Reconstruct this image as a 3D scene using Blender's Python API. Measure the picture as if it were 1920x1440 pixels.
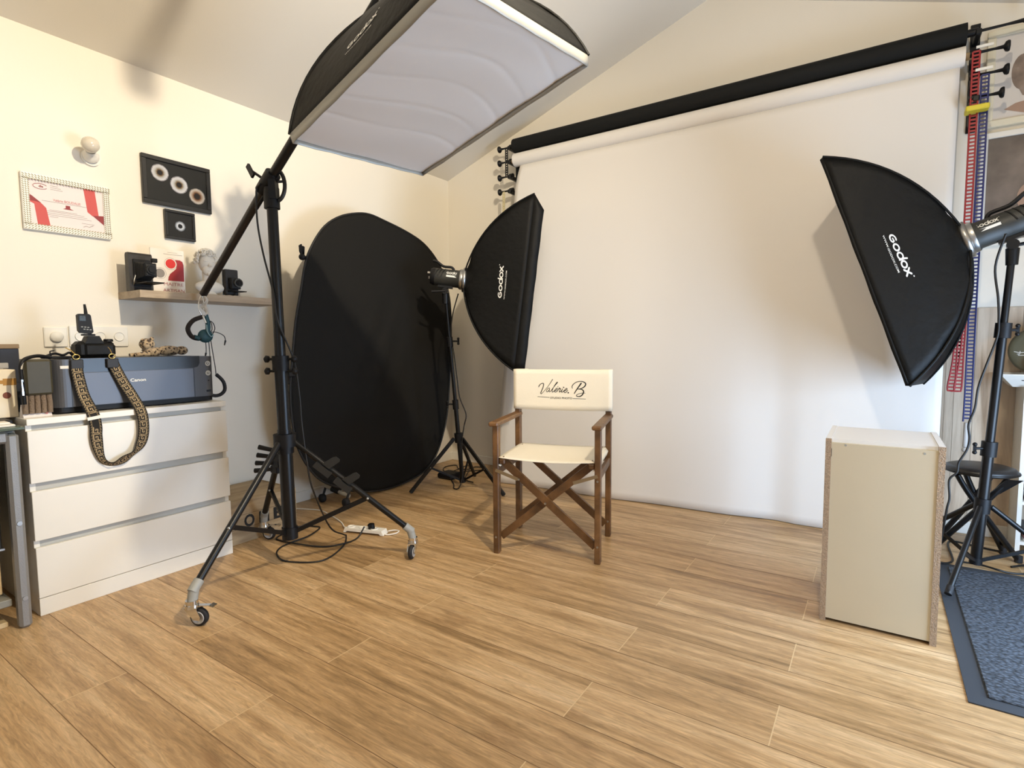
import bpy, bmesh, math, random
from mathutils import Vector, Matrix, noise
random.seed(7)
for o in list(bpy.data.objects): bpy.data.objects.remove(o, do_unlink=True)
S = bpy.context.scene
COL = S.collection
PI = math.pi
V = Vector

# ---------------------------------------------------------------- camera
cam_d = bpy.data.cameras.new('camera')
cam = bpy.data.objects.new('camera', cam_d); COL.objects.link(cam)
yaw, pitch, roll = -0.58969, -0.0748322, -0.00781191
F = V((math.sin(yaw)*math.cos(pitch), math.cos(yaw)*math.cos(pitch), math.sin(pitch)))
r0 = F.cross(V((0, 0, 1))).normalized(); u0 = r0.cross(F)
r_ = r0*math.cos(roll)+u0*math.sin(roll); u_ = -r0*math.sin(roll)+u0*math.cos(roll)
M = Matrix((r_, u_, -F)).transposed().to_4x4(); M.translation = V((0, 0, 1.05))
cam.matrix_world = M
cam_d.sensor_width = 36; cam_d.lens = 1024.19/1920*36
cam_d.clip_start = 0.02; cam_d.clip_end = 60
S.camera = cam

# ---------------------------------------------------------------- world, exposure, large lights
w = bpy.data.worlds.new('daylight'); S.world = w; w.use_nodes = True
bg = w.node_tree.nodes['Background']; bg.inputs[0].default_value = (0.62, 0.78, 1.0, 1); bg.inputs[1].default_value = 1.0
S.view_settings.view_transform = 'Standard'; S.view_settings.look = 'None'
S.view_settings.exposure = 0.0; S.view_settings.gamma = 1.0
S.view_settings.use_curve_mapping = False
def area(name, loc, rot, sx, sy, power, color):
    d = bpy.data.lights.new(name, 'AREA'); d.shape = 'RECTANGLE'; d.size = sx; d.size_y = sy
    d.energy = power; d.color = color
    o = bpy.data.objects.new(name, d); COL.objects.link(o); o.location = loc; o.rotation_euler = rot
    return o
# daylight through the glazed door in the right wall (out of frame) and added soft fill from an invented window behind the camera
area('door_daylight', (1.19, 2.25, 0.60), (0, PI/2, 0), 1.04, 1.15, 66, (0.52, 0.72, 1.0))
area('rear_fill_light', (-0.9, -2.36, 1.5), (PI/2, 0, PI), 2.6, 1.5, 13, (0.95, 0.97, 1.0))
LAMP = V((0.0, 1.15, 2.74))
LAMP_EMIT = 800.0
sd_ = bpy.data.lights.new('wall_spot', 'SPOT'); sd_.energy = 258; sd_.color = (1.0, .86, .64); sd_.spot_size = math.radians(124); sd_.spot_blend = 1.0; sd_.shadow_soft_size = 0.022
so_ = bpy.data.objects.new('wall_spot', sd_); COL.objects.link(so_); so_.location = (-0.10, 1.16, 2.81)
so_.rotation_euler = (V((-3.185, 1.75, 1.75))-so_.location).to_track_quat('-Z', 'Y').to_euler()

# ---------------------------------------------------------------- materials
def srgb(c):
    if isinstance(c, str):
        c = [int(c[i:i+2], 16)/255 for i in (0, 2, 4)]
    return tuple(x/12.92 if x <= 0.04045 else ((x+0.055)/1.055)**2.4 for x in c)+(1,)
MATS = {}
def mat(name, col=None, rough=0.5, metal=0.0, bump=0.0, bscale=60, var=0.0, vscale=8, spec=0.5, coord='Object', sheen=0, stretch=None, trans=0):
    if name in MATS: return MATS[name]
    m = bpy.data.materials.new(name); m.use_nodes = True; nt = m.node_tree; N = nt.nodes; L = nt.links
    b = N['Principled BSDF']; c = srgb(col)
    b.inputs['Base Color'].default_value = c; b.inputs['Roughness'].default_value = rough
    b.inputs['Metallic'].default_value = metal; b.inputs['Specular IOR Level'].default_value = spec
    if sheen: b.inputs['Sheen Weight'].default_value = sheen
    if trans: b.inputs['Transmission Weight'].default_value = trans
    if bump or var:
        tc = N.new('ShaderNodeTexCoord'); mp = N.new('ShaderNodeMapping'); L.new(tc.outputs[coord], mp.inputs[0])
        if stretch: mp.inputs['Scale'].default_value = stretch
    if bump:
        n = N.new('ShaderNodeTexNoise'); n.inputs['Scale'].default_value = bscale; n.inputs['Detail'].default_value = 4
        L.new(mp.outputs[0], n.inputs['Vector'])
        bp = N.new('ShaderNodeBump'); bp.inputs['Strength'].default_value = bump; bp.inputs['Distance'].default_value = 0.01
        L.new(n.outputs['Fac'], bp.inputs['Height']); L.new(bp.outputs[0], b.inputs['Normal'])
    if var:
        n2 = N.new('ShaderNodeTexNoise'); n2.inputs['Scale'].default_value = vscale; n2.inputs['Detail'].default_value = 6
        L.new(mp.outputs[0], n2.inputs['Vector'])
        mx = N.new('ShaderNodeMix'); mx.data_type = 'RGBA'
        mx.inputs['A'].default_value = tuple(x*(1-var) for x in c[:3])+(1,); mx.inputs['B'].default_value = tuple(min(1, x*(1+var)) for x in c[:3])+(1,)
        L.new(n2.outputs['Fac'], mx.inputs['Factor']); L.new(mx.outputs['Result'], b.inputs['Base Color'])
    MATS[name] = m
    return m
def emis(name, col, strength):
    m = bpy.data.materials.new(name); m.use_nodes = True; b = m.node_tree.nodes['Principled BSDF']
    b.inputs['Base Color'].default_value = (0.8, 0.8, 0.8, 1); b.inputs['Emission Color'].default_value = tuple(col)+(1,)
    b.inputs['Emission Strength'].default_value = strength; MATS[name] = m
    return m
def glass(name):
    m = bpy.data.materials.new(name); m.use_nodes = True; N = m.node_tree.nodes; L = m.node_tree.links
    N.remove(N['Principled BSDF']); t = N.new('ShaderNodeBsdfTransparent'); g = N.new('ShaderNodeBsdfGlossy'); g.inputs['Roughness'].default_value = 0.02
    mx = N.new('ShaderNodeMixShader'); mx.inputs[0].default_value = 0.08
    L.new(t.outputs[0], mx.inputs[1]); L.new(g.outputs[0], mx.inputs[2]); L.new(mx.outputs[0], N['Material Output'].inputs[0]); MATS[name] = m
    return m
def ramp(N, stops):
    r = N.new('ShaderNodeValToRGB'); e = r.color_ramp.elements
    while len(e) > 1: e.remove(e[-1])
    e[0].position = stops[0][0]; e[0].color = stops[0][1]
    for p, c in stops[1:]:
        k = e.new(p); k.color = c
    return r
def wood(name, stops, scale=(1.2, 14, 14), rough=0.5, attr=False, fine=70, bump=0.08, knots=True, detail_amt=0.35, fleck=0):
    m = bpy.data.materials.new(name); m.use_nodes = True; nt = m.node_tree; N = nt.nodes; L = nt.links
    b = N['Principled BSDF']; b.inputs['Roughness'].default_value = rough
    tc = N.new('ShaderNodeTexCoord'); src = tc.outputs['Object']
    if attr:
        at = N.new('ShaderNodeAttribute'); at.attribute_name = 'plank'
        ad = N.new('ShaderNodeVectorMath'); ad.operation = 'MULTIPLY_ADD'
        L.new(at.outputs['Color'], ad.inputs[0]); ad.inputs[1].default_value = (37, 11, 53); L.new(src, ad.inputs[2]); src = ad.outputs[0]
    mp = N.new('ShaderNodeMapping'); mp.inputs['Scale'].default_value = scale; L.new(src, mp.inputs[0])
    n = N.new('ShaderNodeTexNoise'); n.inputs['Scale'].default_value = 1; n.inputs['Detail'].default_value = 7; n.inputs['Distortion'].default_value = 0.9; n.inputs['Roughness'].default_value = 0.62
    L.new(mp.outputs[0], n.inputs['Vector'])
    mp2 = N.new('ShaderNodeMapping'); mp2.inputs['Scale'].default_value = tuple(s*4.5 for s in scale); L.new(src, mp2.inputs[0])
    n2 = N.new('ShaderNodeTexNoise'); n2.inputs['Scale'].default_value = 1; n2.inputs['Detail'].default_value = 5; n2.inputs['Distortion'].default_value = 0.4
    L.new(mp2.outputs[0], n2.inputs['Vector'])
    mix = N.new('ShaderNodeMath'); mix.operation = 'MULTIPLY_ADD'; mix.inputs[1].default_value = detail_amt
    L.new(n2.outputs['Fac'], mix.inputs[0])
    sb = N.new('ShaderNodeMath'); sb.operation = 'MULTIPLY_ADD'; sb.inputs[1].default_value = 1.0; sb.inputs[2].default_value = -detail_amt*0.5
    L.new(n.outputs['Fac'], sb.inputs[0]); L.new(sb.outputs[0], mix.inputs[2])
    last = mix.outputs[0]
    if attr:
        tn = N.new('ShaderNodeSeparateColor'); L.new(at.outputs['Color'], tn.inputs[0])
        t2 = N.new('ShaderNodeMath'); t2.operation = 'MULTIPLY_ADD'; t2.inputs[1].default_value = 0.10; t2.inputs[2].default_value = -0.05
        L.new(tn.outputs[0], t2.inputs[0])
        t3 = N.new('ShaderNodeMath'); t3.operation = 'ADD'; L.new(last, t3.inputs[0]); L.new(t2.outputs[0], t3.inputs[1]); last = t3.outputs[0]
    rp = ramp(N, stops); L.new(last, rp.inputs[0]); outc = rp.outputs[0]
    if knots:
        mp3 = N.new('ShaderNodeMapping'); mp3.inputs['Scale'].default_value = (scale[0]*1.7, scale[1]*0.55, scale[2]*0.55); L.new(src, mp3.inputs[0])
        n3 = N.new('ShaderNodeTexNoise'); n3.inputs['Scale'].default_value = 1; n3.inputs['Detail'].default_value = 4; n3.inputs['Distortion'].default_value = 1.2
        L.new(mp3.outputs[0], n3.inputs['Vector'])
        kr = ramp(N, [(0.0, (1, 1, 1, 1)), (0.60, (1, 1, 1, 1)), (0.72, (0.62, 0.56, 0.5, 1)), (0.85, (0.40, 0.34, 0.28, 1))]); L.new(n3.outputs['Fac'], kr.inputs[0])
        mu = N.new('ShaderNodeMix'); mu.data_type = 'RGBA'; mu.blend_type = 'MULTIPLY'; mu.inputs['Factor'].default_value = 1
        L.new(outc, mu.inputs['A']); L.new(kr.outputs[0], mu.inputs['B']); outc = mu.outputs['Result']
    if fleck:
        mp4 = N.new('ShaderNodeMapping'); mp4.inputs['Scale'].default_value = tuple(q*14 for q in scale[:1])+tuple(q*11 for q in scale[1:]); L.new(src, mp4.inputs[0])
        n4 = N.new('ShaderNodeTexNoise'); n4.inputs['Scale'].default_value = 1; n4.inputs['Detail'].default_value = 4; n4.inputs['Roughness'].default_value = .7; n4.inputs['Distortion'].default_value = 1.5
        L.new(mp4.outputs[0], n4.inputs['Vector'])
        lo, hi = 1-fleck, 1+fleck
        fr = ramp(N, [(0.30, (lo, lo, lo*.98, 1)), (.5, (1, 1, 1, 1)), (.70, (hi, hi, hi, 1))]); L.new(n4.outputs['Fac'], fr.inputs[0])
        m4 = N.new('ShaderNodeMix'); m4.data_type = 'RGBA'; m4.blend_type = 'MULTIPLY'; m4.inputs['Factor'].default_value = 1; m4.clamp_result = False
        L.new(outc, m4.inputs['A']); L.new(fr.outputs[0], m4.inputs['B']); outc = m4.outputs['Result']
    L.new(outc, b.inputs['Base Color'])
    bp = N.new('ShaderNodeBump'); bp.inputs['Strength'].default_value = bump; bp.inputs['Distance'].default_value = 0.004
    L.new(n2.outputs['Fac'], bp.inputs['Height']); L.new(bp.outputs[0], b.inputs['Normal'])
    MATS[name] = m
    return m
def C(h): return srgb(h)

wallm = mat('wall_paint', 'efe8da', 0.85, bump=0.05, bscale=220)
ceilm = mat('ceiling_paint', 'e9e4da', 0.9, bump=0.05, bscale=200)
white_lac = mat('white_lacquer', 'ece8de', 0.35, var=0.02)
grip = mat('grey_groove', 'bdbcb6', 0.5)
base_w = mat('white_skirting', 'eeeae0', 0.5)
blackm = mat('black_powder_coat', '0c0c0d', 0.36, spec=0.35)
blackp = mat('black_plastic', '0e0e10', 0.5, spec=0.3, bump=0.05, bscale=400)
blackf = mat('black_nylon', '0d0d0c', 0.6, bump=0.35, bscale=26, spec=0.22)
blackrub = mat('black_rubber', '1b1a1c', 0.7)
cablem = mat('black_cable', '161412', 0.5)
chrome = mat('chrome', 'd8d8d6', 0.12, metal=1)
steel = mat('brushed_steel', 'a9a9a7', 0.35, metal=1)
greypl = mat('grey_plastic', '9c9c96', 0.5)
diffus = mat('diffuser_cloth', 'dad6d2', 0.8, bump=0.12, bscale=9)
silver = mat('silver_lining', 'a6a49c', 0.45, metal=0.3)
canvas = mat('cream_canvas', 'f3ead6', 0.85, bump=0.15, bscale=300)
inkm = mat('black_ink', '1b1a18', 0.7)
whitep = mat('white_print', 'eceae2', 0.6)
paper_w = mat('white_background_paper', 'ece7e0', 0.8, bump=0.06, bscale=3)
paper_b = mat('black_background_paper', '101110', 0.75, spec=.3)
card_t = mat('white_card', 'e9e4da', 0.7)
redm = mat('red_print', 'c8504c', 0.6)
redd = mat('dark_red_print', '8f2f33', 0.6)
greym = mat('grey_print', '8d8680', 0.7)
plaster = mat('white_plaster', 'e8e1d4', 0.75, bump=0.1, bscale=90)
teal = mat('teal_rubber', '12434c', 0.5)
tealg = mat('grey_teal_trim', '7f9ea4', 0.5)
bluech = mat('blue_plastic', '1d2560', 0.45)
redch = mat('red_plastic', '9c2426', 0.45)
clearch = mat('pale_grey_plastic', 'b9b6b2', 0.4)
yellow = mat('yellow_plastic', 'd8c531', 0.5)
chip = mat('raw_chipboard', 'a8927a', 0.85, bump=0.5, bscale=260, var=0.5, vscale=160)
boardw = mat('cream_melamine', 'cabfa6', 0.5, bump=0.03, bscale=300, var=0.03)
boardt = mat('white_melamine', 'f2f3f5', 0.4)
printer_g = mat('graphite_metal', '55565a', 0.42, metal=0.4, var=0.05, vscale=2)
printer_d = mat('dark_graphite', '3c3e42', 0.4, metal=0.3)
tan = mat('tan_thread', 'b7a07a', 0.8)
gold = mat('gold_metal', 'cdb06a', 0.25, metal=1)
teak_st = [(0.25, C('3d2815')), (0.45, C('5e4022')), (0.6, C('765330')), (0.8, C('8a6640'))]
teak = wood('teak_wood', teak_st, (3, 3, 3), 0.45, knots=False, detail_amt=0.5)
floorm = wood('oak_laminate', [(0.22, C('876a46')), (0.36, C('a5845a')), (0.47, C('b69469')), (0.58, C('c3a277')), (0.76, C('d2b48b'))], (0.7, 9, 9), 0.4, attr=True, detail_amt=.6, fleck=.30)
shelfm = wood('greyed_oak', [(0.25, C('8d7a64')), (0.5, C('ad9a82')), (0.75, C('c4b299'))], (10, 1.4, 14), 0.55, knots=False)
cratem = wood('weathered_pine', [(0.25, C('8f7a5c')), (0.5, C('b39b78')), (0.75, C('cab491'))], (12, 1.6, 12), 0.7)
panelm = wood('pale_barn_boards', [(0.25, C('a5907a')), (0.45, C('c9b49c')), (0.6, C('d9c6ae')), (0.8, C('e4d5c0'))], (11, 11, 1.3), 0.7, attr=True)
boxwood = wood('light_box_wood', [(0.25, C('bfa377')), (0.6, C('dcc59c')), (0.8, C('e8d6b2'))], (8, 1.5, 8), 0.6, knots=False)
seam_d = mat('plank_seam', '7a5c3c', 0.7)
seam_l = mat('plank_joint', 'd3b88c', 0.5)
glassm = glass('clear_glass')

# ---------------------------------------------------------------- mesh helpers
ROOTM = {}
def rootmat(o):
    return ROOTM.get(o.name, Matrix.Identity(4))
class MB:
    def __init__(s): s.v = []; s.f = []; s.m = []; s.sm = []; s.mi = 0; s.smooth = False
    def add(s, vs, fs, smooth=None):
        b = len(s.v); s.v += [V(x) for x in vs]
        for f in fs:
            s.f.append([b+i for i in f]); s.m.append(s.mi); s.sm.append(s.smooth if smooth is None else smooth)
        return s
    def box(s, lo, hi, bev=0.0):
        x0, y0, z0 = lo; x1, y1, z1 = hi
        x0, x1 = min(x0, x1), max(x0, x1); y0, y1 = min(y0, y1), max(y0, y1); z0, z1 = min(z0, z1), max(z0, z1)
        if bev > 0:
            bev = min(bev, (x1-x0)*.45, (y1-y0)*.45, (z1-z0)*.45)
            vs = []; idx = {}
            for ix, X in enumerate((x0, x1)):
                for iy, Y in enumerate((y0, y1)):
                    for iz, Z in enumerate((z0, z1)):
                        sx = 1 if ix == 0 else -1; sy = 1 if iy == 0 else -1; sz = 1 if iz == 0 else -1
                        idx[(ix, iy, iz)] = len(vs)
                        vs += [(X, Y+sy*bev, Z+sz*bev), (X+sx*bev, Y, Z+sz*bev), (X+sx*bev, Y+sy*bev, Z)]
            fs = []
            q = lambda a, b, c, k: [idx[(a, b, c)]+k]
            for a in (0, 1):
                fs.append([idx[(a, 0, 0)], idx[(a, 1, 0)], idx[(a, 1, 1)], idx[(a, 0, 1)]])
                fs.append([idx[(0, a, 0)]+1, idx[(1, a, 0)]+1, idx[(1, a, 1)]+1, idx[(0, a, 1)]+1])
                fs.append([idx[(0, 0, a)]+2, idx[(1, 0, a)]+2, idx[(1, 1, a)]+2, idx[(0, 1, a)]+2])
            for a in (0, 1):
                for b in (0, 1):
                    fs.append([idx[(a, b, 0)], idx[(a, b, 1)], idx[(a, b, 1)]+1, idx[(a, b, 0)]+1])
                    fs.append([idx[(a, 0, b)], idx[(a, 1, b)], idx[(a, 1, b)]+2, idx[(a, 0, b)]+2])
                    fs.append([idx[(0, a, b)]+1, idx[(1, a, b)]+1, idx[(1, a, b)]+2, idx[(0, a, b)]+2])
            for k in idx: fs.append([idx[k], idx[k]+1, idx[k]+2])
            return s.add(vs, fs)
        vs = [(x, y, z) for x in (x0, x1) for y in (y0, y1) for z in (z0, z1)]
        return s.add(vs, [(0, 1, 3, 2), (4, 6, 7, 5), (0, 4, 5, 1), (2, 3, 7, 6), (0, 2, 6, 4), (1, 5, 7, 3)])
    def beam(s, a, b, w, h, up=(0, 0, 1)):
        # rectangular bar from a to b; h measured along 'up'
        a = V(a); b = V(b); d = (b-a).normalized(); up = V(up)
        sd = d.cross(up)
        if sd.length < 1e-4: sd = d.cross(V((1, 0, 0)))
        sd.normalize(); uu = sd.cross(d).normalized()
        vs = [p+sd*(i*w/2)+uu*(j*h/2) for p in (a, b) for i, j in ((-1, -1), (1, -1), (1, 1), (-1, 1))]
        return s.add(vs, [(0, 3, 2, 1), (4, 5, 6, 7), (0, 1, 5, 4), (1, 2, 6, 5), (2, 3, 7, 6), (3, 0, 4, 7)])
    def cyl(s, a, b, r, r2=None, n=16, cap=True):
        a = V(a); b = V(b); r2 = r if r2 is None else r2
        d = (b-a).normalized(); t = V((0, 0, 1)) if abs(d.z) < 0.9 else V((1, 0, 0))
        x = d.cross(t).normalized(); y = d.cross(x)
        vs = []
        for p, q in ((a, r), (b, r2)):
            vs += [p+(x*math.cos(2*PI*i/n)+y*math.sin(2*PI*i/n))*q for i in range(n)]
        s.add(vs, [(i, (i+1) % n, n+(i+1) % n, n+i) for i in range(n)], True)
        if cap: s.add(vs, [tuple(range(n-1, -1, -1)), tuple(range(n, 2*n))], False)
        return s
    def rev(s, prof, c, axis=(0, 0, 1), n=24, smooth=True):
        # profile of (radius, height) about an axis through c
        c = V(c); d = V(axis).normalized(); t = V((0, 0, 1)) if abs(d.z) < 0.9 else V((1, 0, 0))
        x = d.cross(t).normalized(); y = d.cross(x); vs = []
        for r, h in prof:
            vs += [c+d*h+(x*math.cos(2*PI*i/n)+y*math.sin(2*PI*i/n))*max(r, 1e-5) for i in range(n)]
        fs = [(k*n+i, k*n+(i+1) % n, (k+1)*n+(i+1) % n, (k+1)*n+i) for k in range(len(prof)-1) for i in range(n)]
        return s.add(vs, fs, smooth)
    def tube(s, pts, r, n=8, sub=0, closed=False):
        pts = [V(p) for p in pts]
        if sub: pts = spline(pts, sub, closed)
        N = len(pts); vs = []; px = None
        for i, p in enumerate(pts):
            if closed: d = (pts[(i+1) % N]-pts[i-1])
            else: d = pts[min(i+1, N-1)]-pts[max(i-1, 0)]
            if d.length < 1e-9: d = V((0, 0, 1))
            d.normalize()
            if px is None:
                t = V((0, 0, 1)) if abs(d.z) < 0.9 else V((1, 0, 0)); px = d.cross(t).normalized()
            else:
                px = px-d*px.dot(d)
                px = px.normalized() if px.length > 1e-6 else d.cross(V((0, 0, 1))).normalized()
            y = d.cross(px); rr = r(i/(N-1)) if callable(r) else r
            vs += [p+(px*math.cos(2*PI*k/n)+y*math.sin(2*PI*k/n))*rr for k in range(n)]
        fs = [(i*n+k, i*n+(k+1) % n, (i+1)*n+(k+1) % n, (i+1)*n+k) for i in range(N-1) for k in range(n)]
        if closed: fs += [((N-1)*n+k, (N-1)*n+(k+1) % n, (k+1) % n, k) for k in range(n)]
        s.add(vs, fs, True)
        if not closed: s.add(vs, [tuple(range(n-1, -1, -1)), tuple(range((N-1)*n, N*n))], False)
        return s
    def ball(s, c, r, sx=1, sy=1, sz=1, n=16, m=10, rot=None):
        c = V(c); vs = []
        for j in range(m+1):
            th = PI*j/m
            for i in range(n):
                ph = 2*PI*i/n
                q = V((math.sin(th)*math.cos(ph)*r*sx, math.sin(th)*math.sin(ph)*r*sy, math.cos(th)*r*sz))
                if rot: q = rot@q
                vs.append(c+q)
        return s.add(vs, [(j*n+i, (j+1)*n+i, (j+1)*n+(i+1) % n, j*n+(i+1) % n) for j in range(m) for i in range(n)], True)
    def prism(s, pts, vec, flip=False):
        # closed polygon of 3D points extruded along vec
        pts = [V(p) for p in pts]; v = V(vec); n = len(pts)
        s.add(pts+[p+v for p in pts], [tuple(range(n-1, -1, -1)), tuple(range(n, 2*n))]+[(i, (i+1) % n, n+(i+1) % n, n+i) for i in range(n)])
        return s
    def grid(s, fn, nu, nv, smooth=True):
        vs = [fn(i/nu, j/nv) for j in range(nv+1) for i in range(nu+1)]
        return s.add(vs, [(j*(nu+1)+i, j*(nu+1)+i+1, (j+1)*(nu+1)+i+1, (j+1)*(nu+1)+i) for j in range(nv) for i in range(nu)], smooth)
    def build(s, name, mats, parent=None, local=False, solid=0, attrs=None, keep=False):
        me = bpy.data.meshes.new(name)
        vs = s.v
        if parent is not None and not local:
            im = rootmat(parent).inverted(); vs = [im@v for v in vs]
        off = V((0, 0, 0))
        if parent is None and not keep and vs:
            xs = [v.x for v in vs]; ys = [v.y for v in vs]; zs = [v.z for v in vs]
            off = V(((min(xs)+max(xs))/2, (min(ys)+max(ys))/2, min(zs))); vs = [v-off for v in vs]
        me.from_pydata([tuple(v) for v in vs], [], s.f)
        if not isinstance(mats, (list, tuple)): mats = [mats]
        for m in mats: me.materials.append(m)
        me.polygons.foreach_set('material_index', s.m); me.polygons.foreach_set('use_smooth', s.sm)
        if attrs:
            ca = me.color_attributes.new('plank', 'FLOAT_COLOR', 'CORNER')
            for p in me.polygons:
                for li in p.loop_indices: ca.data[li].color = attrs[p.index]
        me.update()
        bm = bmesh.new(); bm.from_mesh(me); bmesh.ops.recalc_face_normals(bm, faces=bm.faces); bm.to_mesh(me); bm.free()
        o = bpy.data.objects.new(name, me); COL.objects.link(o)
        if parent is not None:
            o.parent = parent; ROOTM[o.name] = rootmat(parent)
        else:
            o.location = off; ROOTM[o.name] = Matrix.Translation(off)
        if solid:
            md = o.modifiers.new('thickness', 'SOLIDIFY'); md.thickness = solid; md.offset = 0
        return o
def spline(pts, sub, closed=False):
    out = []; n = len(pts)
    rng = range(n) if closed else range(n-1)
    for i in rng:
        if closed: p0, p1, p2, p3 = pts[i-1], pts[i], pts[(i+1) % n], pts[(i+2) % n]
        else: p0, p1, p2, p3 = pts[max(i-1, 0)], pts[i], pts[i+1], pts[min(i+2, n-1)]
        for k in range(sub):
            t = k/sub
            out.append(0.5*((2*p1)+(-p0+p2)*t+(2*p0-5*p1+4*p2-p3)*t*t+(-p0+3*p1-3*p2+p3)*t**3))
    if not closed: out.append(pts[-1])
    return out
def tag(o, label=None, cat=None, group=None, kind=None):
    if label: o['label'] = label
    if cat: o['category'] = cat
    if group: o['group'] = group
    if kind: o['kind'] = kind
    return o
def thing(name, label, cat, loc, rz=0, group=None):
    o = bpy.data.objects.new(name, None); COL.objects.link(o); o.location = loc; o.rotation_euler = (0, 0, rz)
    o.empty_display_size = 0.05
    ROOTM[o.name] = Matrix.Translation(V(loc))@Matrix.Rotation(rz, 4, 'Z')
    return tag(o, label, cat, group)
def struct(o): o['kind'] = 'structure'; return o
def text2d(s, size=1.0, bold=0.0, shear=0):
    cu = bpy.data.curves.new('t', 'FONT'); cu.body = s; cu.size = size; cu.offset = bold; cu.shear = shear; cu.resolution_u = 3
    ob = bpy.data.objects.new('t', cu); COL.objects.link(ob)
    bpy.context.view_layer.update()
    me = bpy.data.meshes.new_from_object(ob)
    vs = [(v.co.x, v.co.y) for v in me.vertices]; fs = [tuple(p.vertices) for p in me.polygons]
    bpy.data.objects.remove(ob); bpy.data.curves.remove(cu); bpy.data.meshes.remove(me)
    if vs:
        x0 = min(v[0] for v in vs); x1 = max(v[0] for v in vs); wd = x1-x0
        vs = [(v[0]-x0, v[1]) for v in vs]
    else: wd = 0
    return vs, fs, wd
def put_text(mb, s, origin, xd, yd, height, width=None, bold=0.0, center=True, shear=0):
    vs, fs, wd = text2d(s, 1.0, bold, shear)
    o = V(origin); xd = V(xd).normalized(); yd = V(yd).normalized()
    sy = height/0.7; sx = sy if width is None else width/max(wd, 1e-6)
    dx = -wd*sx/2 if center else 0
    mb.add([o+xd*(x*sx+dx)+yd*(y*sy) for x, y in vs], fs, False)
def ribbon2d(pts, wd, n=8):
    """flat stroke with round ends in 2D: returns verts, faces"""
    vs = []; fs = []
    N = len(pts)
    L = []
    for i, p in enumerate(pts):
        a = pts[max(i-1, 0)]; b = pts[min(i+1, N-1)]
        dx, dy = b[0]-a[0], b[1]-a[1]; l = math.hypot(dx, dy) or 1
        ww = (wd[i] if isinstance(wd, (list, tuple)) else wd)/2
        L.append((-dy/l*ww, dx/l*ww))
    for p, q in zip(pts, L): vs += [(p[0]+q[0], p[1]+q[1]), (p[0]-q[0], p[1]-q[1])]
    fs += [(2*i, 2*i+1, 2*i+3, 2*i+2) for i in range(N-1)]
    for p, q in ((pts[0], L[0]), (pts[-1], L[-1])):
        rr = math.hypot(*q); b = len(vs)
        vs += [(p[0]+rr*math.cos(2*PI*k/n), p[1]+rr*math.sin(2*PI*k/n)) for k in range(n)]; fs.append(tuple(range(b, b+n)))
    return vs, fs
def arc(cx, cy, r, a0, a1, n=16, ry=None):
    ry = ry or r
    return [(cx+r*math.cos(math.radians(a0+(a1-a0)*i/n)), cy+ry*math.sin(math.radians(a0+(a1-a0)*i/n))) for i in range(n+1)]
def maker_logo():
    """soft rounded five letter word, x right y up, total width about 1"""
    st = []
    st.append((arc(0.105, 0.13, 0.085, 65, 330, 18)+[(0.155, 0.135), (0.10, 0.125)], 0.042))
    st.append((arc(0.305, 0.12, 0.075, 0, 360, 20), 0.042))
    st.append((arc(0.505, 0.12, 0.075, 0, 360, 20), 0.042))
    st.append(([(0.585, 0.05), (0.585, 0.20), (0.60, 0.275)], 0.042))
    st.append((arc(0.705, 0.12, 0.075, 0, 360, 20), 0.042))
    st.append(([(0.815, 0.045), (0.95, 0.205)], 0.045)); st.append(([(0.815, 0.205), (0.95, 0.045)], 0.045))
    st.append((arc(1.02, 0.24, 0.012, 0, 360, 10), 0.016))
    return st

# ---------------------------------------------------------------- room shell
XW, XE, YB, YF = -3.185, 1.22, 3.773, -2.45
ZE = 2.468; XR = (XW+XE)/2; SL = 0.352; ZR = ZE+SL*(XR-XW)
def wallpoly(name, pts, vec, m=wallm):
    b = MB(); b.prism(pts, vec); return struct(b.build(name, m, keep=True))
wallpoly('wall_left', [(XW, YF-.1, 0), (XW, YB+.1, 0), (XW, YB+.1, ZE+.03), (XW, YF-.1, ZE+.03)], (-0.1, 0, 0))
wallpoly('wall_back', [(XW-.1, YB, 0), (XE+.1, YB, 0), (XE+.1, YB, ZE), (XR, YB, ZR+.03), (XW-.1, YB, ZE)], (0, 0.1, 0))
# wall behind the camera with an opening for the added fill window, right wall with a glazed door opening
b = MB()
for p in ([(XW, YF, 0), (-2.2, YF, 0), (-2.2, YF, ZE+.3), (XW, YF, ZE+.03)], [(-2.2, YF, 0), (0.4, YF, 0), (0.4, YF, .75), (-2.2, YF, .75)],
          [(-2.2, YF, 2.25), (0.4, YF, 2.25), (0.4, YF, ZE+.25), (XR, YF, ZR+.03), (-2.2, YF, ZE+.3)], [(0.4, YF, 0), (XE, YF, 0), (XE, YF, ZE+.03), (0.4, YF, ZE+.26)]):
    b.prism(p, (0, -0.1, 0))
struct(b.build('wall_front', wallm, keep=True))
b = MB()
D0, D1, DZ = 1.65, 2.85, 2.1
b.box((XE, YF-.1, 0), (XE+.1, D0, ZE+.03)); b.box((XE, D1, 0), (XE+.1, YB+.1, ZE+.03)); b.box((XE, D0, DZ), (XE+.1, D1, ZE+.03))
struct(b.build('wall_right', wallm, keep=True))
b = MB()
b.prism([(XW-.1, YF-.1, ZE-SL*.1), (XR, YF-.1, ZR), (XR, YF-.1, ZR+.08), (XW-.1, YF-.1, ZE+.08-SL*.1)], (0, YB-YF+.2, 0))
b.prism([(XE+.1, YF-.1, ZE-SL*.1), (XR, YF-.1, ZR), (XR, YF-.1, ZR+.08), (XE+.1, YF-.1, ZE+.08-SL*.1)], (0, YB-YF+.2, 0))
struct(b.build('ceiling', ceilm, keep=True))
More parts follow.
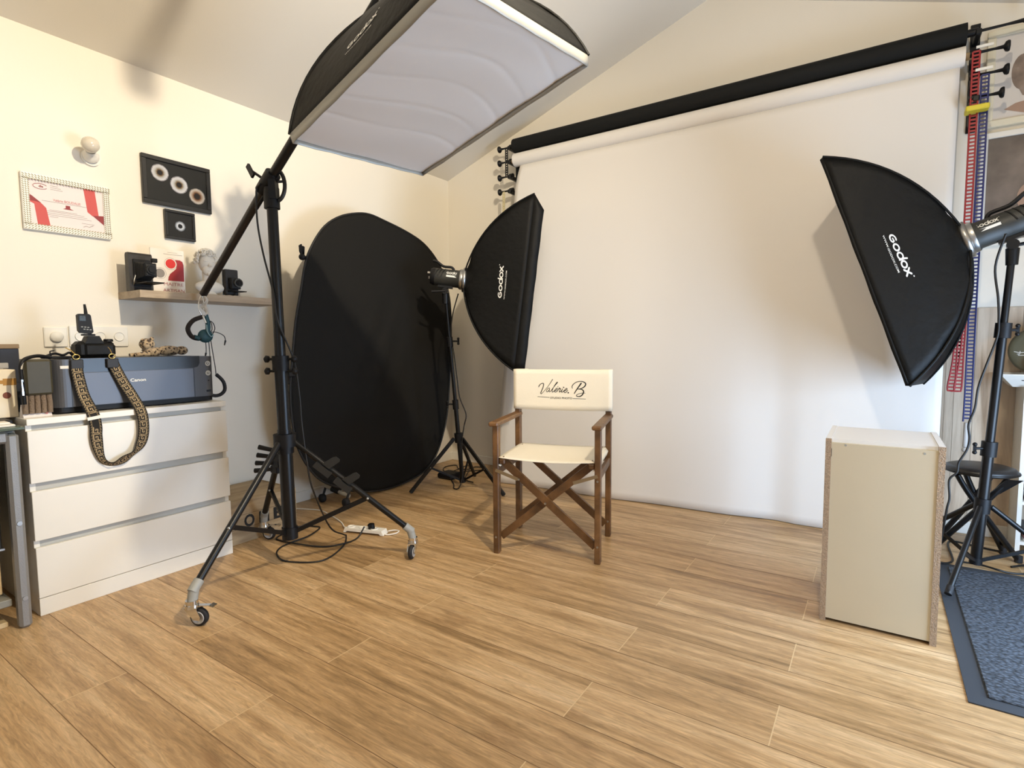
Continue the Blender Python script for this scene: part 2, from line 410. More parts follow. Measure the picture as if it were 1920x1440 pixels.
# fill_window_1 is added behind the camera to house the soft fill, door_1 on the right
wn = struct(thing('fill_window_1', None, None, (-0.9, YF, .75)))
b = MB()
for x in (-2.2, -0.93, 0.34): b.box((x, YF-.07, .75), (x+.06, YF-.01, 2.25))
for z in (.75, 2.19): b.box((-2.2, YF-.07, z), (.4, YF-.01, z+.06))
b.build('fill_window_frame', base_w, wn)
b = MB(); b.box((-2.15, YF-.045, .8), (.35, YF-.04, 2.2)); b.build('pane', glassm, wn)
dn = struct(thing('door_1', None, None, (XE+.05, 2.25, 0)))
b = MB()
for y in (D0, D1-.07): b.box((XE+.02, y, 0), (XE+.08, y+.07, DZ))
for z in (0, 1.6, DZ-.07): b.box((XE+.02, D0, z), (XE+.08, D1, z+.07))
b.build('door_frame', base_w, dn)
b = MB(); b.box((XE+.03, D0+.03, 1.12), (XE+.07, D1-.03, DZ)); b.build('added_light_blocker', base_w, dn)  # panel added over the upper opening so daylight enters only low
b = MB(); b.box((XE+.045, D0+.06, .06), (XE+.05, D1-.06, DZ-.05)); b.build('pane', glassm, dn)
b = MB(); b.cyl((XE+.02, D0+.04, 1.02), (XE-.03, D0+.04, 1.02), .01); b.cyl((XE-.03, D0+.04, 1.02), (XE-.03, D0+.15, 1.02), .01); b.build('door_handle', steel, dn)

# floor of oak laminate planks
b = MB(); at = []
PW = 0.1935; PL = 1.277; y0 = 0.516-PW*17
r = 0; y = y0
while y < YB+.1:
    ridx = round((y-0.516)/PW)
    off = -0.70 if ridx % 2 == 0 else -0.20
    k0 = math.floor((XW-.1-off)/PL)
    x = off+k0*PL
    while x < XE+.4:
        t = (random.random(), random.random(), random.random(), 1)
        xa, xb = max(x, XW-.1), min(x+PL, XE+.4)
        if xb > xa:
            b.mi = 0; b.box((xa+.0006, y+.0006, -0.012), (xb-.0006, y+PW-.0006, 0.0)); at += [t]*6
            b.mi = 2; b.add([(xb-.0016, y, .0002), (xb+.0016, y, .0002), (xb+.0016, y+PW, .0002), (xb-.0016, y+PW, .0002)], [(0, 1, 2, 3)]); at += [t]
        x += PL
    b.mi = 1; b.add([(XW-.1, y-.0011, .0003), (XE+.4, y-.0011, .0003), (XE+.4, y+.0011, .0003), (XW-.1, y+.0011, .0003)], [(0, 1, 2, 3)]); at += [(0, 0, 0, 1)]
    y += PW
b.mi = 1; b.box((XW-.1, YF-.1, -.06), (XE+.4, YB+.1, -.0125)); at += [(0, 0, 0, 1)]*6
struct(b.build('floor', [floorm, seam_d, seam_l], attrs=at, keep=True))
b = MB(); b.box((XW, 1.9, 0), (XW+.012, YB, .07), .003); struct(b.build('baseboard_left', base_w, keep=True))
b = MB(); b.box((XW+.012, YB-.012, 0), (XE, YB, .07), .003); struct(b.build('baseboard_back', base_w, keep=True))

# ceiling lamps (out of frame): bare globes that light the room
def ceiling_lamp(x, y, e, lab):
    zc = ZR-SL*abs(x-XR)
    t = thing('ceiling_lamp', lab, 'ceiling lamp', (x, y, zc))
    b = MB(); b.rev([(0.0, .02), (.055, .02), (.055, -.03), (.02, -.05), (.02, -.08), (0, -.08)], (x, y, zc-.01)); b.build('lamp_base', base_w, t)
    b = MB(); b.ball((x, y, zc-.125), .045, n=20, m=12); g = b.build('globe', emis('lamp_glow', (1.0, .86, .66), e), t)
    b = MB(); q0 = V((x-.10, y+.01, 2.81)); dv = (V((-3.185, 1.75, 1.75))-q0).normalized(); q0 = q0+dv*.004
    b.rev([(.034, 0), (.034, -.055), (.02, -.07), (0, -.07)], q0, dv, n=24); b.build('spot_head', blackp, t, solid=.002)
    b = MB(); b.tube([q0-dv*.07, (x-.03, y+.01, zc-.04), (x-.02, y+.005, zc-.01)], .006, n=8); b.build('spot_arm', blackp, t)
    return t
ceiling_lamp(0.0, 1.15, LAMP_EMIT, 'lit globe lamp on the sloping ceiling above the director chair side')
pl_t = thing('pendant_cable', 'unlit lamp holder hanging on a short cable from the ridge of the ceiling', 'pendant', (-1.0, 1.22, 2.66))
b = MB(); b.cyl((-1.0, 1.22, 2.74), (-1.0, 1.22, ZR-.01), .011, n=10); b.build('cable', base_w, pl_t)
b = MB(); b.rev([(0, .09), (.016, .09), (.020, .07), (.024, .03), (.022, 0), (0, 0)], (-1.0, 1.22, 2.67), n=20); b.build('holder', base_w, pl_t)

# ---------------------------------------------------------------- director chair
ca = 0.2925
chair = thing('director_chair', 'wooden folding director chair with cream canvas seat and lettered backrest', 'chair', (-1.372, 2.444, 0), ca)
HX, FY, BY = 0.252, -0.195, 0.195
def cleg(x, y, top):
    b = MB(); b.box((x-.0145, y-.021, 0), (x+.0145, y+.021, top), .003); b.build('leg', teak, chair, local=True)
cleg(-HX, FY, .645); cleg(HX, FY, .645); cleg(-HX, BY, .895); cleg(HX, BY, .895)
for sx in (-1, 1):
    b = MB(); x = sx*HX
    b.box((x-.024, FY-.055, .645), (x+.024, BY+.005, .667), .006); b.build('armrest', teak, chair, local=True)
    b = MB(); b.box((x-.010, FY, .395), (x+.010, BY, .435), .003); b.build('side_rail', teak, chair, local=True)
def cross(y, s):
    b = MB(); b.beam((-s*(HX-.02), y, .475), (s*(HX-.013), y, .075), .018, .036, (0, 0, 1)); return b
for y0_, s in ((FY+.012, 1), (FY+.034, -1), (BY-.034, 1), (BY-.012, -1)):
    cross(y0_, s).build('cross_bar', teak, chair, local=True)
for sx in (-1, 1):
    b = MB(); b.box((sx*(HX-.03)-.016, FY-.015, .452), (sx*(HX-.03)+.016, BY+.02, .480), .006); b.build('seat_rail', teak, chair, local=True)
for sx in (-1, 1):
    for y in (FY-.022, BY+.022):
        b = MB(); b.beam((sx*HX, y, .425), (sx*(HX-.115), y, .385), .003, .016)
        b.build('metal_link', mat('bronze_metal', '9c8d72', .35, metal=.8), chair, local=True)
for x, y, z in ((-HX, FY, .085), (HX, FY, .085), (HX, FY, .4), (0, FY, .275), (-HX+.12, FY, .385), (HX, BY, .085)):
    b = MB(); b.cyl((x, y-.024, z), (x, y-.018, z), .0055, n=10)
    b.build('bolt_head', steel, chair, local=True)
def seatf(u, v):
    x = -HX+.012+(2*HX-.024)*u; y = FY-.012+(BY-FY+.03)*v
    z = .486-0.012*math.sin(PI*u)*(0.7+.3*math.cos(v*3))
    return V((x, y, z))
b = MB(); b.grid(seatf, 24, 10)
for sx in (-1, 1):   # canvas wrapped round the rails
    x = sx*(HX-.012)
    pr = [(x, .486), (x+sx*.012, .470), (x+sx*.006, .452), (x-sx*.012, .444)]
    b.grid(lambda u, v: V((pr[min(3, int(round(u*3)))][0], FY-.012+(BY-FY+.03)*v, pr[min(3, int(round(u*3)))][1])), 3, 6)
b.build('seat', canvas, chair, local=True, solid=.003)
BT, BB = .905, .685
def backf(u, v):
    x = -HX-.018+(2*HX+.036)*u
    y = BY+.028+0.022*math.sin(PI*u)**.6 if 0 < u < 1 else BY+.028
    return V((x, y, BB+(BT-BB)*v-0.004*math.sin(PI*u)*(1-v)))
def backfront(u, v):
    x = -HX-.018+(2*HX+.036)*u
    s = abs(math.sin(PI*u))
    return V((x, BY-.026+.006*s, BB+(BT-BB)*v-0.004*s*(1-v)))
b = MB(); b.grid(backfront, 28, 8)
for sx in (0, 1):
    x = (-1+2*sx)*(HX+.018)
    b.grid(lambda u, v: V((x-( -1+2*sx)*0.0*u, BY-.026+.054*u, BB+(BT-BB)*v)), 2, 8)
    b.grid(lambda u, v: V((x-(-1+2*sx)*.07*u, BY+.028, BB+(BT-BB)*v)), 3, 8)
bk = b.build('backrest', canvas, chair, local=True, solid=.0025)
# lettering traced as pen strokes (pixels of the logo, x right / y down)
SC = [
 ([(338, 408), (350, 375), (385, 335), (430, 315), (462, 318), (468, 350), (450, 420), (415, 500), (392, 560), (395, 578), (415, 575), (470, 520), (560, 420), (640, 310), (705, 210)], [10, 16, 12, 12, 14, 16, 16, 16, 16, 12, 10, 8, 9, 10, 12]),
 ([(630, 432), (600, 432), (560, 470), (545, 510), (560, 530), (600, 500), (632, 445), (615, 500), (622, 528), (650, 510), (700, 450)], 11),
 ([(700, 450), (780, 350), (830, 295), (835, 280), (815, 285), (760, 360), (705, 460), (690, 515), (705, 532), (740, 505)], 11),
 ([(740, 505), (800, 480), (830, 445), (810, 432), (775, 465), (755, 510), (775, 532), (820, 510), (870, 445)], 12),
 ([(832, 400), (852, 382)], 8),
 ([(865, 455), (885, 420), (893, 440), (915, 442), (895, 480), (880, 528)], 14),
 ([(880, 530), (930, 500), (968, 440), (940, 500), (938, 530), (970, 520), (1000, 490)], 12),
 ([(990, 405), (996, 410)], 22),
 ([(1000, 500), (1060, 475), (1085, 445), (1065, 432), (1025, 470), (1005, 520), (1030, 540), (1070, 515), (1100, 480)], 12),
 ([(1110, 540), (1116, 543)], 26),
 ([(1225, 430), (1210, 400), (1225, 350), (1290, 290), (1380, 255), (1480, 255), (1550, 290), (1560, 330), (1530, 380), (1460, 425), (1380, 445), (1350, 440)], [8, 12, 14, 12, 12, 14, 20, 22, 20, 16, 12, 10]),
 ([(1445, 300), (1380, 390), (1310, 490), (1268, 560)], [26, 22, 18, 14]),
 ([(1400, 445), (1460, 450), (1505, 490), (1500, 545), (1450, 610), (1380, 632), (1325, 615), (1345, 580), (1430, 550), (1500, 540), (1550, 545)], [14, 16, 24, 24, 20, 16, 14, 10, 8, 8, 6]),
 ([(310, 655), (620, 668)], 8), ([(1235, 683), (1560, 690)], 8)]
PXM = 0.0002120   # metres per traced pixel
def chw(px, py):      # traced pixel to point on the front of the backrest
    x = (px-940)*PXM+0.000; z = .803-(py-430)*PXM*1.02
    u = (x+HX+.018)/(2*HX+.036)
    return V((x, BY-.026+.006*abs(math.sin(PI*u))-.0022, z))
b = MB()
for pts, wd in SC:
    n = len(pts); P = [V((p[0], p[1], 0)) for p in pts]
    if n > 3:
        sp = spline(P, 4); w_ = wd if not isinstance(wd, list) else [wd[min(n-1, i//4)]*(1-(i % 4)/4)+wd[min(n-1, i//4+1)]*(i % 4)/4 for i in range(len(sp))]
    else: sp = P; w_ = wd
    w_ = [q*1.35 for q in w_] if isinstance(w_, list) else w_*1.3
    vs, fs = ribbon2d([(p.x, p.y) for p in sp], w_)
    b.add([chw(x, y) for x, y in vs], fs, False)
vs, fs, wd = text2d('STUDIO PHOTO', 1.0, 0.012)
k = 570/wd
b.add([chw(645+x*k, 702-y*66) for x, y in vs], fs, False)
b.build('lettering', inkm, bk, local=True)

# ---------------------------------------------------------------- backdrop: brackets, rolls, sheet, chains
RL, RR = -2.40, 0.315   # roll ends
RY = 3.65
def knob_arm(bb, x, y, z, s, ln):
    bb.cyl((x, y, z), (x+s*ln*.62, y, z), .007, .006, n=10)
    bb.rev([(0.006, 0), (.009, .3*ln), (.022, .36*ln), (.026, .44*ln), (.024, .5*ln), (0, .53*ln)], (x+s*ln*.5, y, z), (s, 0, 0), n=16)
def bracket(xb, s, lab):
    t = thing('backdrop_bracket', lab, 'wall bracket', (xb, YB-.005, 2.1))
    b = MB(); b.box((xb-.02, YB-.012, 2.12), (xb+.02, YB, 2.66), .002); b.build('wall_plate', blackm, t)
    ys = (RY, RY+.0, RY, RY)
    for i, z in enumerate((2.575, 2.468, 2.355, 2.245)):
        yy = RY-.012*i if s > 0 else RY
        b = MB(); b.box((xb-.012, yy-.02, z-.022), (xb+.012, YB-.010, z+.006), .003); b.cyl((xb-s*.03, yy, z), (xb+s*.0, yy, z), .018, n=14)
        b.build('hook', blackm, t)
        b = MB(); ln = (.20, .115, .115, .10)[i] if s > 0 else .10
        knob_arm(b, xb+s*.005, yy, z, s, ln); b.build('knob', blackp, t)
        if s > 0 and i in (1, 2):
            b = MB(); b.box((xb-.01, yy-.045, z+.004), (xb+.055, yy-.040, z+.016)); b.build('white_clip', base_w, t)
    return t
bracket(RL-.045, -1, 'black four-hook backdrop bracket on the wall left of the white backdrop')
bracket(RR+.045, 1, 'black four-hook backdrop bracket holding chains at the right end of the rolls')
pr_ = thing('paper_roll', 'rolled-up black background paper above the white one', 'backdrop roll', (0.5*(RL+RR), RY, 2.52))
b = MB(); b.cyl((RL, RY, 2.575), (RR, RY, 2.575), .052, n=36); b.build('paper', paper_b, pr_)
b = MB(); b.cyl((RL-.025, RY, 2.575), (RR+.025, RY, 2.575), .018, n=16); b.build('tube', blackp, pr_)
wr_ = thing('white_backdrop', 'white background paper unrolled to the floor behind the chair', 'backdrop', (0.5*(RL+RR), RY, 0))
b = MB(); b.cyl((RL+.005, RY, 2.465), (RR-.003, RY, 2.465), .050, n=36); b.build('roll', paper_w, wr_)
b = MB(); b.cyl((RL-.025, RY, 2.465), (RR+.025, RY, 2.465), .018, n=16); b.build('tube', mat('cardboard', 'b39a78', .8), wr_)
def bottom_y(x):
    P = [(-2.5, 3.30), (-2.37, 3.311), (-2.226, 3.33), (-1.42, 3.362), (-1.19, 3.391), (-0.925, 3.41), (-.72, 3.418), (-.617, 3.433), (-.476, 3.455), (-.36, 3.44), (-.228, 3.446), (.31, 3.50)]
    for (a, ya), (c, yc) in zip(P, P[1:]):
        if a <= x <= c: return ya+(yc-ya)*(x-a)/(c-a)
    return P[-1][1]
def sheet(u, v):
    # v=0 top, 1 bottom
    xl = -2.385-0.012*v - 0.065*math.exp(-((v-.10)/.07)**2)*0 ; xr = .295-.02*v
    if v < .10: xl += .045*(1-v/.10)**2
    x = xl+(xr-xl)*u
    y = (RY-.012)+(bottom_y(x)-(RY-.012))*(v**1.35)
    z = 2.414*(1-v)+.004
    y += .006*math.sin(x*3.1+v*4)*math.sin(PI*v)+.004*math.sin(x*9)*v
    if u < .02 and v > .3: y += 0.010
    return V((x, y, z))
b = MB(); b.grid(sheet, 80, 50); b.build('paper_sheet', paper_w, wr_, solid=.0012)
def ladder_chain(name, lab, x, y, path, m, wd=.027, step=.018, end=None):
    # beaded plastic chain: two side strands with rungs
    P = spline([V(p) for p in path], 12); out = [P[0]]; acc = 0
    for a, c in zip(P, P[1:]):
        l = (c-a).length; t = step-acc
        while t < l: out.append(a+(c-a)*(t/l)); t += step
        acc = (l-(t-step))
    b = MB(); sd = V((1, 0, 0)); P2 = out
    for sx in (-1, 1):
        b.tube([p+sd*(sx*wd/2) for p in P2], .0042, n=6)
    for p, q in zip(P2, P2[1:]):
        b.beam(p-sd*wd/2, p+sd*wd/2, .005, .008, (0, 0, 1))
    o = tag(b.build(name, m), lab, 'chain', 'backdrop winding chains')
    return o
cx = .372
ladder_chain('winding_chain', 'red plastic chain hanging from the right bracket, doubled back in a loop', 0, 0, [(.352, 3.60, 2.46), (.353, 3.60, 2.0), (.352, 3.60, 1.5), (.345, 3.60, 1.2), (.336, 3.60, .95), (.320, 3.60, .80), (.335, 3.60, .785), (.350, 3.60, .80), (.352, 3.60, 1.0), (.355, 3.60, 1.2)], redch)
ladder_chain('winding_chain', 'dark blue plastic chain hanging nearly to the stool from the right bracket', 0, 0, [(.390, 3.60, 2.34), (.391, 3.60, 1.8), (.390, 3.60, 1.3), (.392, 3.60, .8), (.391, 3.60, .63)], bluech, wd=.028)
b = MB(); b.tube([(.391, 3.60, .625), (.390, 3.60, .50)], .011, n=10); b.ball((.390, 3.60, .485), .014, n=12, m=8)
tag(b.build('chain_weight', clearch), 'clear tubular weight at the bottom of the blue chain', 'weight')
b = MB(); b.box((.318, 3.545, 2.165), (.408, 3.62, 2.19), .004); tag(b.build('chain_clip', yellow), 'yellow clip holding the chains below the right roll ends', 'clip')
ladder_chain('winding_chain', 'black chain looped over the left bracket beside the rolls', 0, 0, [(-2.443, 3.60, 2.55), (-2.443, 3.60, 2.42), (-2.443, 3.60, 2.33)], blackp, wd=.018)
ladder_chain('winding_chain', 'pale yellow chain hanging under the lowest left bracket hook', 0, 0, [(-2.485, 3.62, 2.23), (-2.487, 3.62, 2.05), (-2.487, 3.62, 1.9)], mat('cream_plastic', 'c8b98a', .5), wd=.016)

# ---------------------------------------------------------------- softboxes, flash heads, stands
def frame_from(c, x, y, z):
    x = V(x).normalized(); z = V(z).normalized(); y = z.cross(x).normalized(); x = y.cross(z).normalized()
    m = Matrix((x, y, z)).transposed().to_4x4(); m.translation = V(c); return m
def softbox(label, c, ax, ay, az, w, h, D, lip, face, logo_side, sag=0, group=None, bulge=.80, recess=.03):
    """ax short side, ay long side, az towards the flash"""
    az = V(az).normalized(); ay = V(ay); ay = (ay-az*ay.dot(az)).normalized(); ax = ay.cross(az).normalized()
    m = Matrix((ax, ay, az)).transposed().to_4x4(); m.translation = V(c)
    T = lambda p: m@V(p)
    zz = min(T((sx*w/2, sy*h/2, 0)).z for sx in (-1, 1) for sy in (-1, 1))
    t = thing('softbox', label, 'softbox', (c[0], c[1], zz), 0, group)
    R = .072
    def corner(sx, sy, k):     # rod curve, k 0 rim .. 1 ring
        p0 = V((sx*w/2, sy*h/2, 0)); p2 = V((sx*R*.72, sy*R*.72, D)); p1 = V((sx*w/2*bulge*.88, sy*h/2*bulge*.88, D*.80))
        return p0*(1-k)**2+p1*(2*k*(1-k))+p2*k*k
    NS = 14
    def panel(ca_, cb_):
        def fn(u, v):
            a = corner(*ca_, v); bb = corner(*cb_, v); p = a.lerp(bb, u)
            s = math.sin(PI*u); pull = .06*s*math.sin(PI*v)*(1-.0*v)
            q = V((p.x*(1-pull), p.y*(1-pull), p.z-.02*s*math.sin(PI*v)))
            # toward the ring the section becomes round
            if v > .8:
                k = (v-.8)/.2; l = math.hypot(q.x, q.y); rr = R
                q2 = V((q.x/l*rr, q.y/l*rr, q.z)); q = q.lerp(q2, k)
            q += V((0, 0, .004*math.sin(9*u+7*v)+.003*math.sin(23*u*v+3)))*math.sin(PI*v)
            return T(q)
        return fn
    cs = [(-1, -1), (1, -1), (1, 1), (-1, 1)]
    for i in range(4):
        b = MB(); b.grid(panel(cs[i], cs[(i+1) % 4]), 20, 22); b.build('side_panel', [blackf], t, solid=.0015)
    b = MB()
    for sx, sy in cs: b.tube([T(corner(sx, sy, k/NS)*1.004) for k in range(NS+1)], .0055, n=8)
    b.build('seam', blackf, t)
    # front lip
    b = MB()
    for i in range(4):
        a, d = cs[i], cs[(i+1) % 4]
        def lf(u, v, a=a, d=d):
            px = (a[0]+(d[0]-a[0])*u)*w/2; py = (a[1]+(d[1]-a[1])*u)*h/2
            sg = sag*v if py > 0 else 0
            return T((px*(1-.012*v), py*(1-.01*v)-sg*abs(py)/(h/2), -lip*v+.0012*math.sin(u*29+a[0])*v))
        b.grid(lf, 20, 2)
    b.build('front_lip', silver if face == 'bright' else blackf, t, solid=.002)
    b = MB()
    def ff(u, v):
        x = (u-.5)*w*.985; y = (v-.5)*h*.99
        zc = recess*(math.sin(PI*u)*math.sin(PI*v))**.5 if face != 'bright' else .012*math.sin(PI*u)*math.sin(PI*v)
        cr = .0015*math.sin(y*26+1.2*math.sin(x*7))+.002*math.sin(x*19+y*9)
        for q_ in (-.30, -.16, -.02, .13, .28): cr += .0022*math.exp(-((y-q_-.10*math.cos(x*3.2)+.03*math.sin(q_*40+x*9))/.012)**2)*(.4+.6*abs(math.sin(q_*11+x*5)))
        return T((x, y, zc+cr-(lip*.55 if face == 'bright' else 0)))
    b.grid(ff, 40, 130); b.build('diffuser', diffus, t)
    b = MB(); b.rev([(R+.002, D-.012), (R+.012, D-.006), (R+.012, D+.012), (R+.0, D+.016), (R-.012, D+.016)], T((0, 0, 0)), az, n=32); b.build('speed_ring', steel, t)
    # lettering on the chosen long side panel
    if logo_side:
        s = logo_side; pf = panel((s, -1 if s > 0 else 1), (s, 1 if s > 0 else -1))
        L = .30
        def put(px, py, base, size):   # px along reading direction, py up (to the ring)
            u = .5+(px)/h*1.25; v = base+py
            p = pf(u, v); q = pf(min(1, u+.01), v); rr = pf(u, min(1, v+.01))
            n = (q-p).cross(rr-p).normalized()
            cc = T((0, 0, D*.4))
            if n.dot(p-cc) < 0: n = -n
            return p+n*.0035
        b = MB(); sc = .215*(h/1.1)
        for pts, wd in maker_logo():
            vs, fs = ribbon2d(pts, wd)
            b.add([put((x-.5)*sc, y*sc*1.15, .255, 1) for x, y in vs], fs, False)
        vs, fs, wd = text2d('WWW.GODOX.COM', 1.0, .01)
        k = sc*.82/wd
        b.add([put((x*k)-sc*.5, y*sc*.095, .218, 1) for x, y in vs], fs, False)
        b.build('lettering', whitep, t)
    return t, m
def flash(label, m, D, ln=.24, up=(0, 0, 1), handle=True, group=None, lettered=True):
    """studio strobe body behind the speed ring; m is the softbox frame"""
    o = m@V((0, 0, D+.014)); az = (m.to_3x3()@V((0, 0, 1))).normalized()
    u = V(up); u = (u-az*u.dot(az)).normalized(); s = az.cross(u)
    e = o+az*ln
    t = thing('studio_flash', label, 'studio flash', tuple(o+az*ln*.5-u*.062), 0, group)
    b = MB(); b.rev([(.066, 0), (.068, .02), (.060, .028), (.058, ln*.55), (.058, ln*.93), (.050, ln), (0, ln)], o, az, n=32); b.build('body', mat('flash_body', '2b2b27', .5, bump=.04, bscale=300), t)
    b = MB(); b.rev([(.0685, .0), (.0695, .004), (.0695, .016), (.0685, .02)], o, az, n=32); b.build('front_ring', steel, t)
    b = MB(); b.rev([(.0592, ln*.86), (.0592, ln*.93), (.051, ln*1.002)], o, az, n=32); b.build('rear_band', greypl if D < .38 and handle else blackp, t)
    for k in range(6):
        sg = 1 if k < 3 else -1
        a = o+az*(ln*(.55+.1*(k % 3))); pts = [a+az*(q*.003)+(u*math.cos(math.radians(20+q*9))+s*sg*math.sin(math.radians(20+q*9)))*.0588 for q in range(9)]
        b = MB(); b.tube(pts, .003, n=6); b.build('cooling_slot', blackm, t)
    b = MB(); a0, a1 = o+az*(ln*.30)+u*.056, o+az*(ln*.98)+u*.05
    b.tube([a0, a0+u*.018+az*.02, (a0+a1)/2+u*.022, a1+u*.05-az*.03, a1+u*.055], .009, n=8, sub=5); b.build('carry_handle', blackp, t)
    b = MB(); b.cyl(e-u*.01+s*.02, e+az*.018-u*.01+s*.02, .010, n=14); b.cyl(e+u*.02-s*.015, e+az*.022+u*.02-s*.015, .007, n=12); b.build('modelling_dial', clearch, t)
    # tilt bracket below
    if handle:
        c = o+az*ln*.52-u*.062
        b = MB(); b.beam(c-az*.05, c+az*.05, .05, .016, u); b.cyl(c-s*.03-V((0, 0, .03)), c+s*.03-V((0, 0, .03)), .022, n=18); b.build('tilt_bracket', blackm, t)
        b = MB(); b.cyl(c+V((0, 0, -.03))-s*.03, c+V((0, 0, -.045))-s*.045+az*.09, .007, .008, n=10); b.build('tilt_lever', blackp, t)
        b = MB(); b.cyl(c-V((0, 0, .045)), c-V((0, 0, .115)), .024, .021, n=18); b.build('spigot_socket', blackm, t)
    if lettered:
        b = MB(); vd = V((0, 0, 1.05))-o; side = s if s.dot(vd) > 0 else -s
        xd = -az if (-az).cross(u).dot(side) > 0 else az
        def cyl_put(verts, base, ang0, sc):
            out = []
            for x, y in verts:
                ang = math.radians(ang0)+y*sc/.0590; out.append(base+xd*(x*sc)+(side*math.cos(ang)+u*math.sin(ang))*.0596)
            return out
        base = o+az*(ln*.30) if xd.dot(az) < 0 else o+az*(ln*.12)
        base = o+az*(ln*(.50 if xd.dot(az) < 0 else .10))
        for pts, wd in maker_logo():
            vs, fs = ribbon2d(pts, wd); b.add(cyl_put(vs, base, 20, .085), fs, False)
        b.build('lettering', whitep, t)
        b = MB(); b.add([base+xd*x+(side*math.cos(math.radians(a))+u*math.sin(math.radians(a)))*.0596 for a in (2, 14) for x in (0, .085)], [(0, 1, 3, 2)]); b.build('label_plate', whitep, t)
    return t, c if handle else o+az*ln*.5
def light_stand(label, base, top, hub, joints, feet, r=.0125, bottom=.045, collars=(), extra=None, fz=.008):
    t = thing('light_stand', label, 'light stand', (base[0], base[1], 0))
    base = V((base[0], base[1], 0)); top = V(top)
    at_ = lambda z: base.lerp(top, z/top.z)
    secs = [bottom]+list(collars)+[top.z]
    b = MB()
    for i in range(len(secs)-1):
        b = MB(); b.cyl(at_(secs[i]), at_(secs[i+1]), r*(1.25-.22*i), n=18); b.build('column_section', blackm, t)
    for k, z in enumerate(collars):
        b = MB(); b.cyl(at_(z-.035), at_(z+.03), r*1.75, n=18); b.build('collar', blackp, t)
        sg = -1 if k % 2 == 0 else 1
        p = at_(z); q = p+V((.052, .03, 0))*sg
        b = MB(); b.cyl(p, q, .006, n=8); b.beam(q-V((0, 0, .018)), q+V((0, 0, .018)), .008, .012, (1, 0, 0)); b.ball(q+V((0, 0, .018)), .009, n=8, m=6); b.ball(q-V((0, 0, .018)), .009, n=8, m=6)
        b.build('locking_knob', blackp, t)
    b = MB(); b.cyl(at_(hub-.03), at_(hub+.035), .03, n=12); b.build('hub', blackp, t)
    b = MB(); b.cyl(at_(bottom), at_(bottom+.03), .024, n=12); b.build('lower_hub', blackp, t)
    for f in feet:
        f = V((f[0], f[1], fz)); d = (f-at_(0)); d.z = 0; d.normalize()
        a = at_(hub)+d*.032
        b = MB(); b.beam(a, f, .016, .024, (0, 0, 1)) if extra == 'flat' else b.cyl(a, f, .0115, n=14); lg = b.build('leg', blackm, t)
        b = MB(); b.cyl(f+(a-f).normalized()*.035, f+V((0, 0, -.004)), .0135, n=12); b.build('rubber_foot', blackrub, lg)
        j = a.lerp(f, joints); b = MB(); b.beam(at_(bottom+.02)+d*.02, j, .010, .014); b.build('brace', blackm, t)
        b = MB(); b.ball(j, .009, n=10, m=6); b.build('rivet', steel, t)
    return t, at_
# right softbox
mR = dict(c=(-.026, 3.235, 1.372), ax=(.14, .989, -.042), ay=(-.325, .088, .941), az=(.934, -.125, .335))
sbR, fR = softbox('large black softbox facing left on the stand in front of the white backdrop', mR['c'], mR['ax'], mR['ay'], mR['az'], .52, 1.13, .36, .014, 'dark', -1)
flR, cR = flash('dark grey studio flash behind the right softbox, tilted upward', fR, .36, .25)
light_stand('black light stand holding the right flash in front of the stool', (.396, 3.136), (cR[0], cR[1], cR[2]-.05), .31, .55, [(.272, 2.769), (.776, 3.21), (.14, 3.43)], r=.0165, fz=.022, collars=(.57, 1.09))
# left softbox
sbL, fL = softbox('tall black softbox seen side-on beside the white backdrop, facing right', (-2.050, 3.205, 1.435), (.566, -.824, -.04), (.118, .05, .992), (-.815, -.566, .123), .56, 1.12, .40, .07, 'dark', 1, sag=.085)
flL, cL = flash('black studio flash on the left softbox beside the oval reflector', fL, .40, .22)
light_stand('black light stand under the left softbox in the room corner', (-2.475, 3.05), (cL[0], cL[1], cL[2]-.05), .374, .55, [(-2.70, 2.741), (-2.105, 3.036), (-2.62, 3.373)], r=.0125, collars=(.62, 1.066), extra='flat')

# ---------------------------------------------------------------- boom stand with casters
BS = thing('boom_stand', 'tall black boom stand on three casters beside the white chest of drawers', 'boom stand', (-2.26, 1.50, 0))
bb_, bt_ = V((-2.26, 1.50, 0)), V((-2.285, 1.487, 1.74))
bat = lambda z: bb_.lerp(bt_, z/1.74)
for z0_, z1_, rr in ((.15, .66, .031), (.60, 1.0, .0285), (.96, 1.70, .0235)):
    b = MB(); b.cyl(bat(z0_), bat(z1_), rr, n=24); b.build('column_section', blackm, BS)
b = MB(); b.cyl(bat(.58), bat(.64), .05, n=12); b.cyl(bat(.55), bat(.60), .038, n=16); b.build('hub', blackp, BS)
b = MB(); b.cyl(bat(.145), bat(.20), .036, n=16)
for a in range(3): pass
b.build('lower_hub', blackp, BS)
b = MB(); b.cyl(bat(.93), bat(1.0), .037, n=18); b.build('collar', blackp, BS)
for zz, dx in ((.985, -1), (.93, -1), (.985, 1), (.93, 1)):
    b = MB(); p = bat(zz); q = p+V((.83, .55, 0))*(dx*.062)
    b.cyl(p, q, .006, n=8); b.rev([(.006, -.012), (.016, -.006), (.017, .006), (.006, .014), (0, .016)], q, (.83*dx, .55*dx, .12), n=10); b.build('locking_knob', blackp, BS)
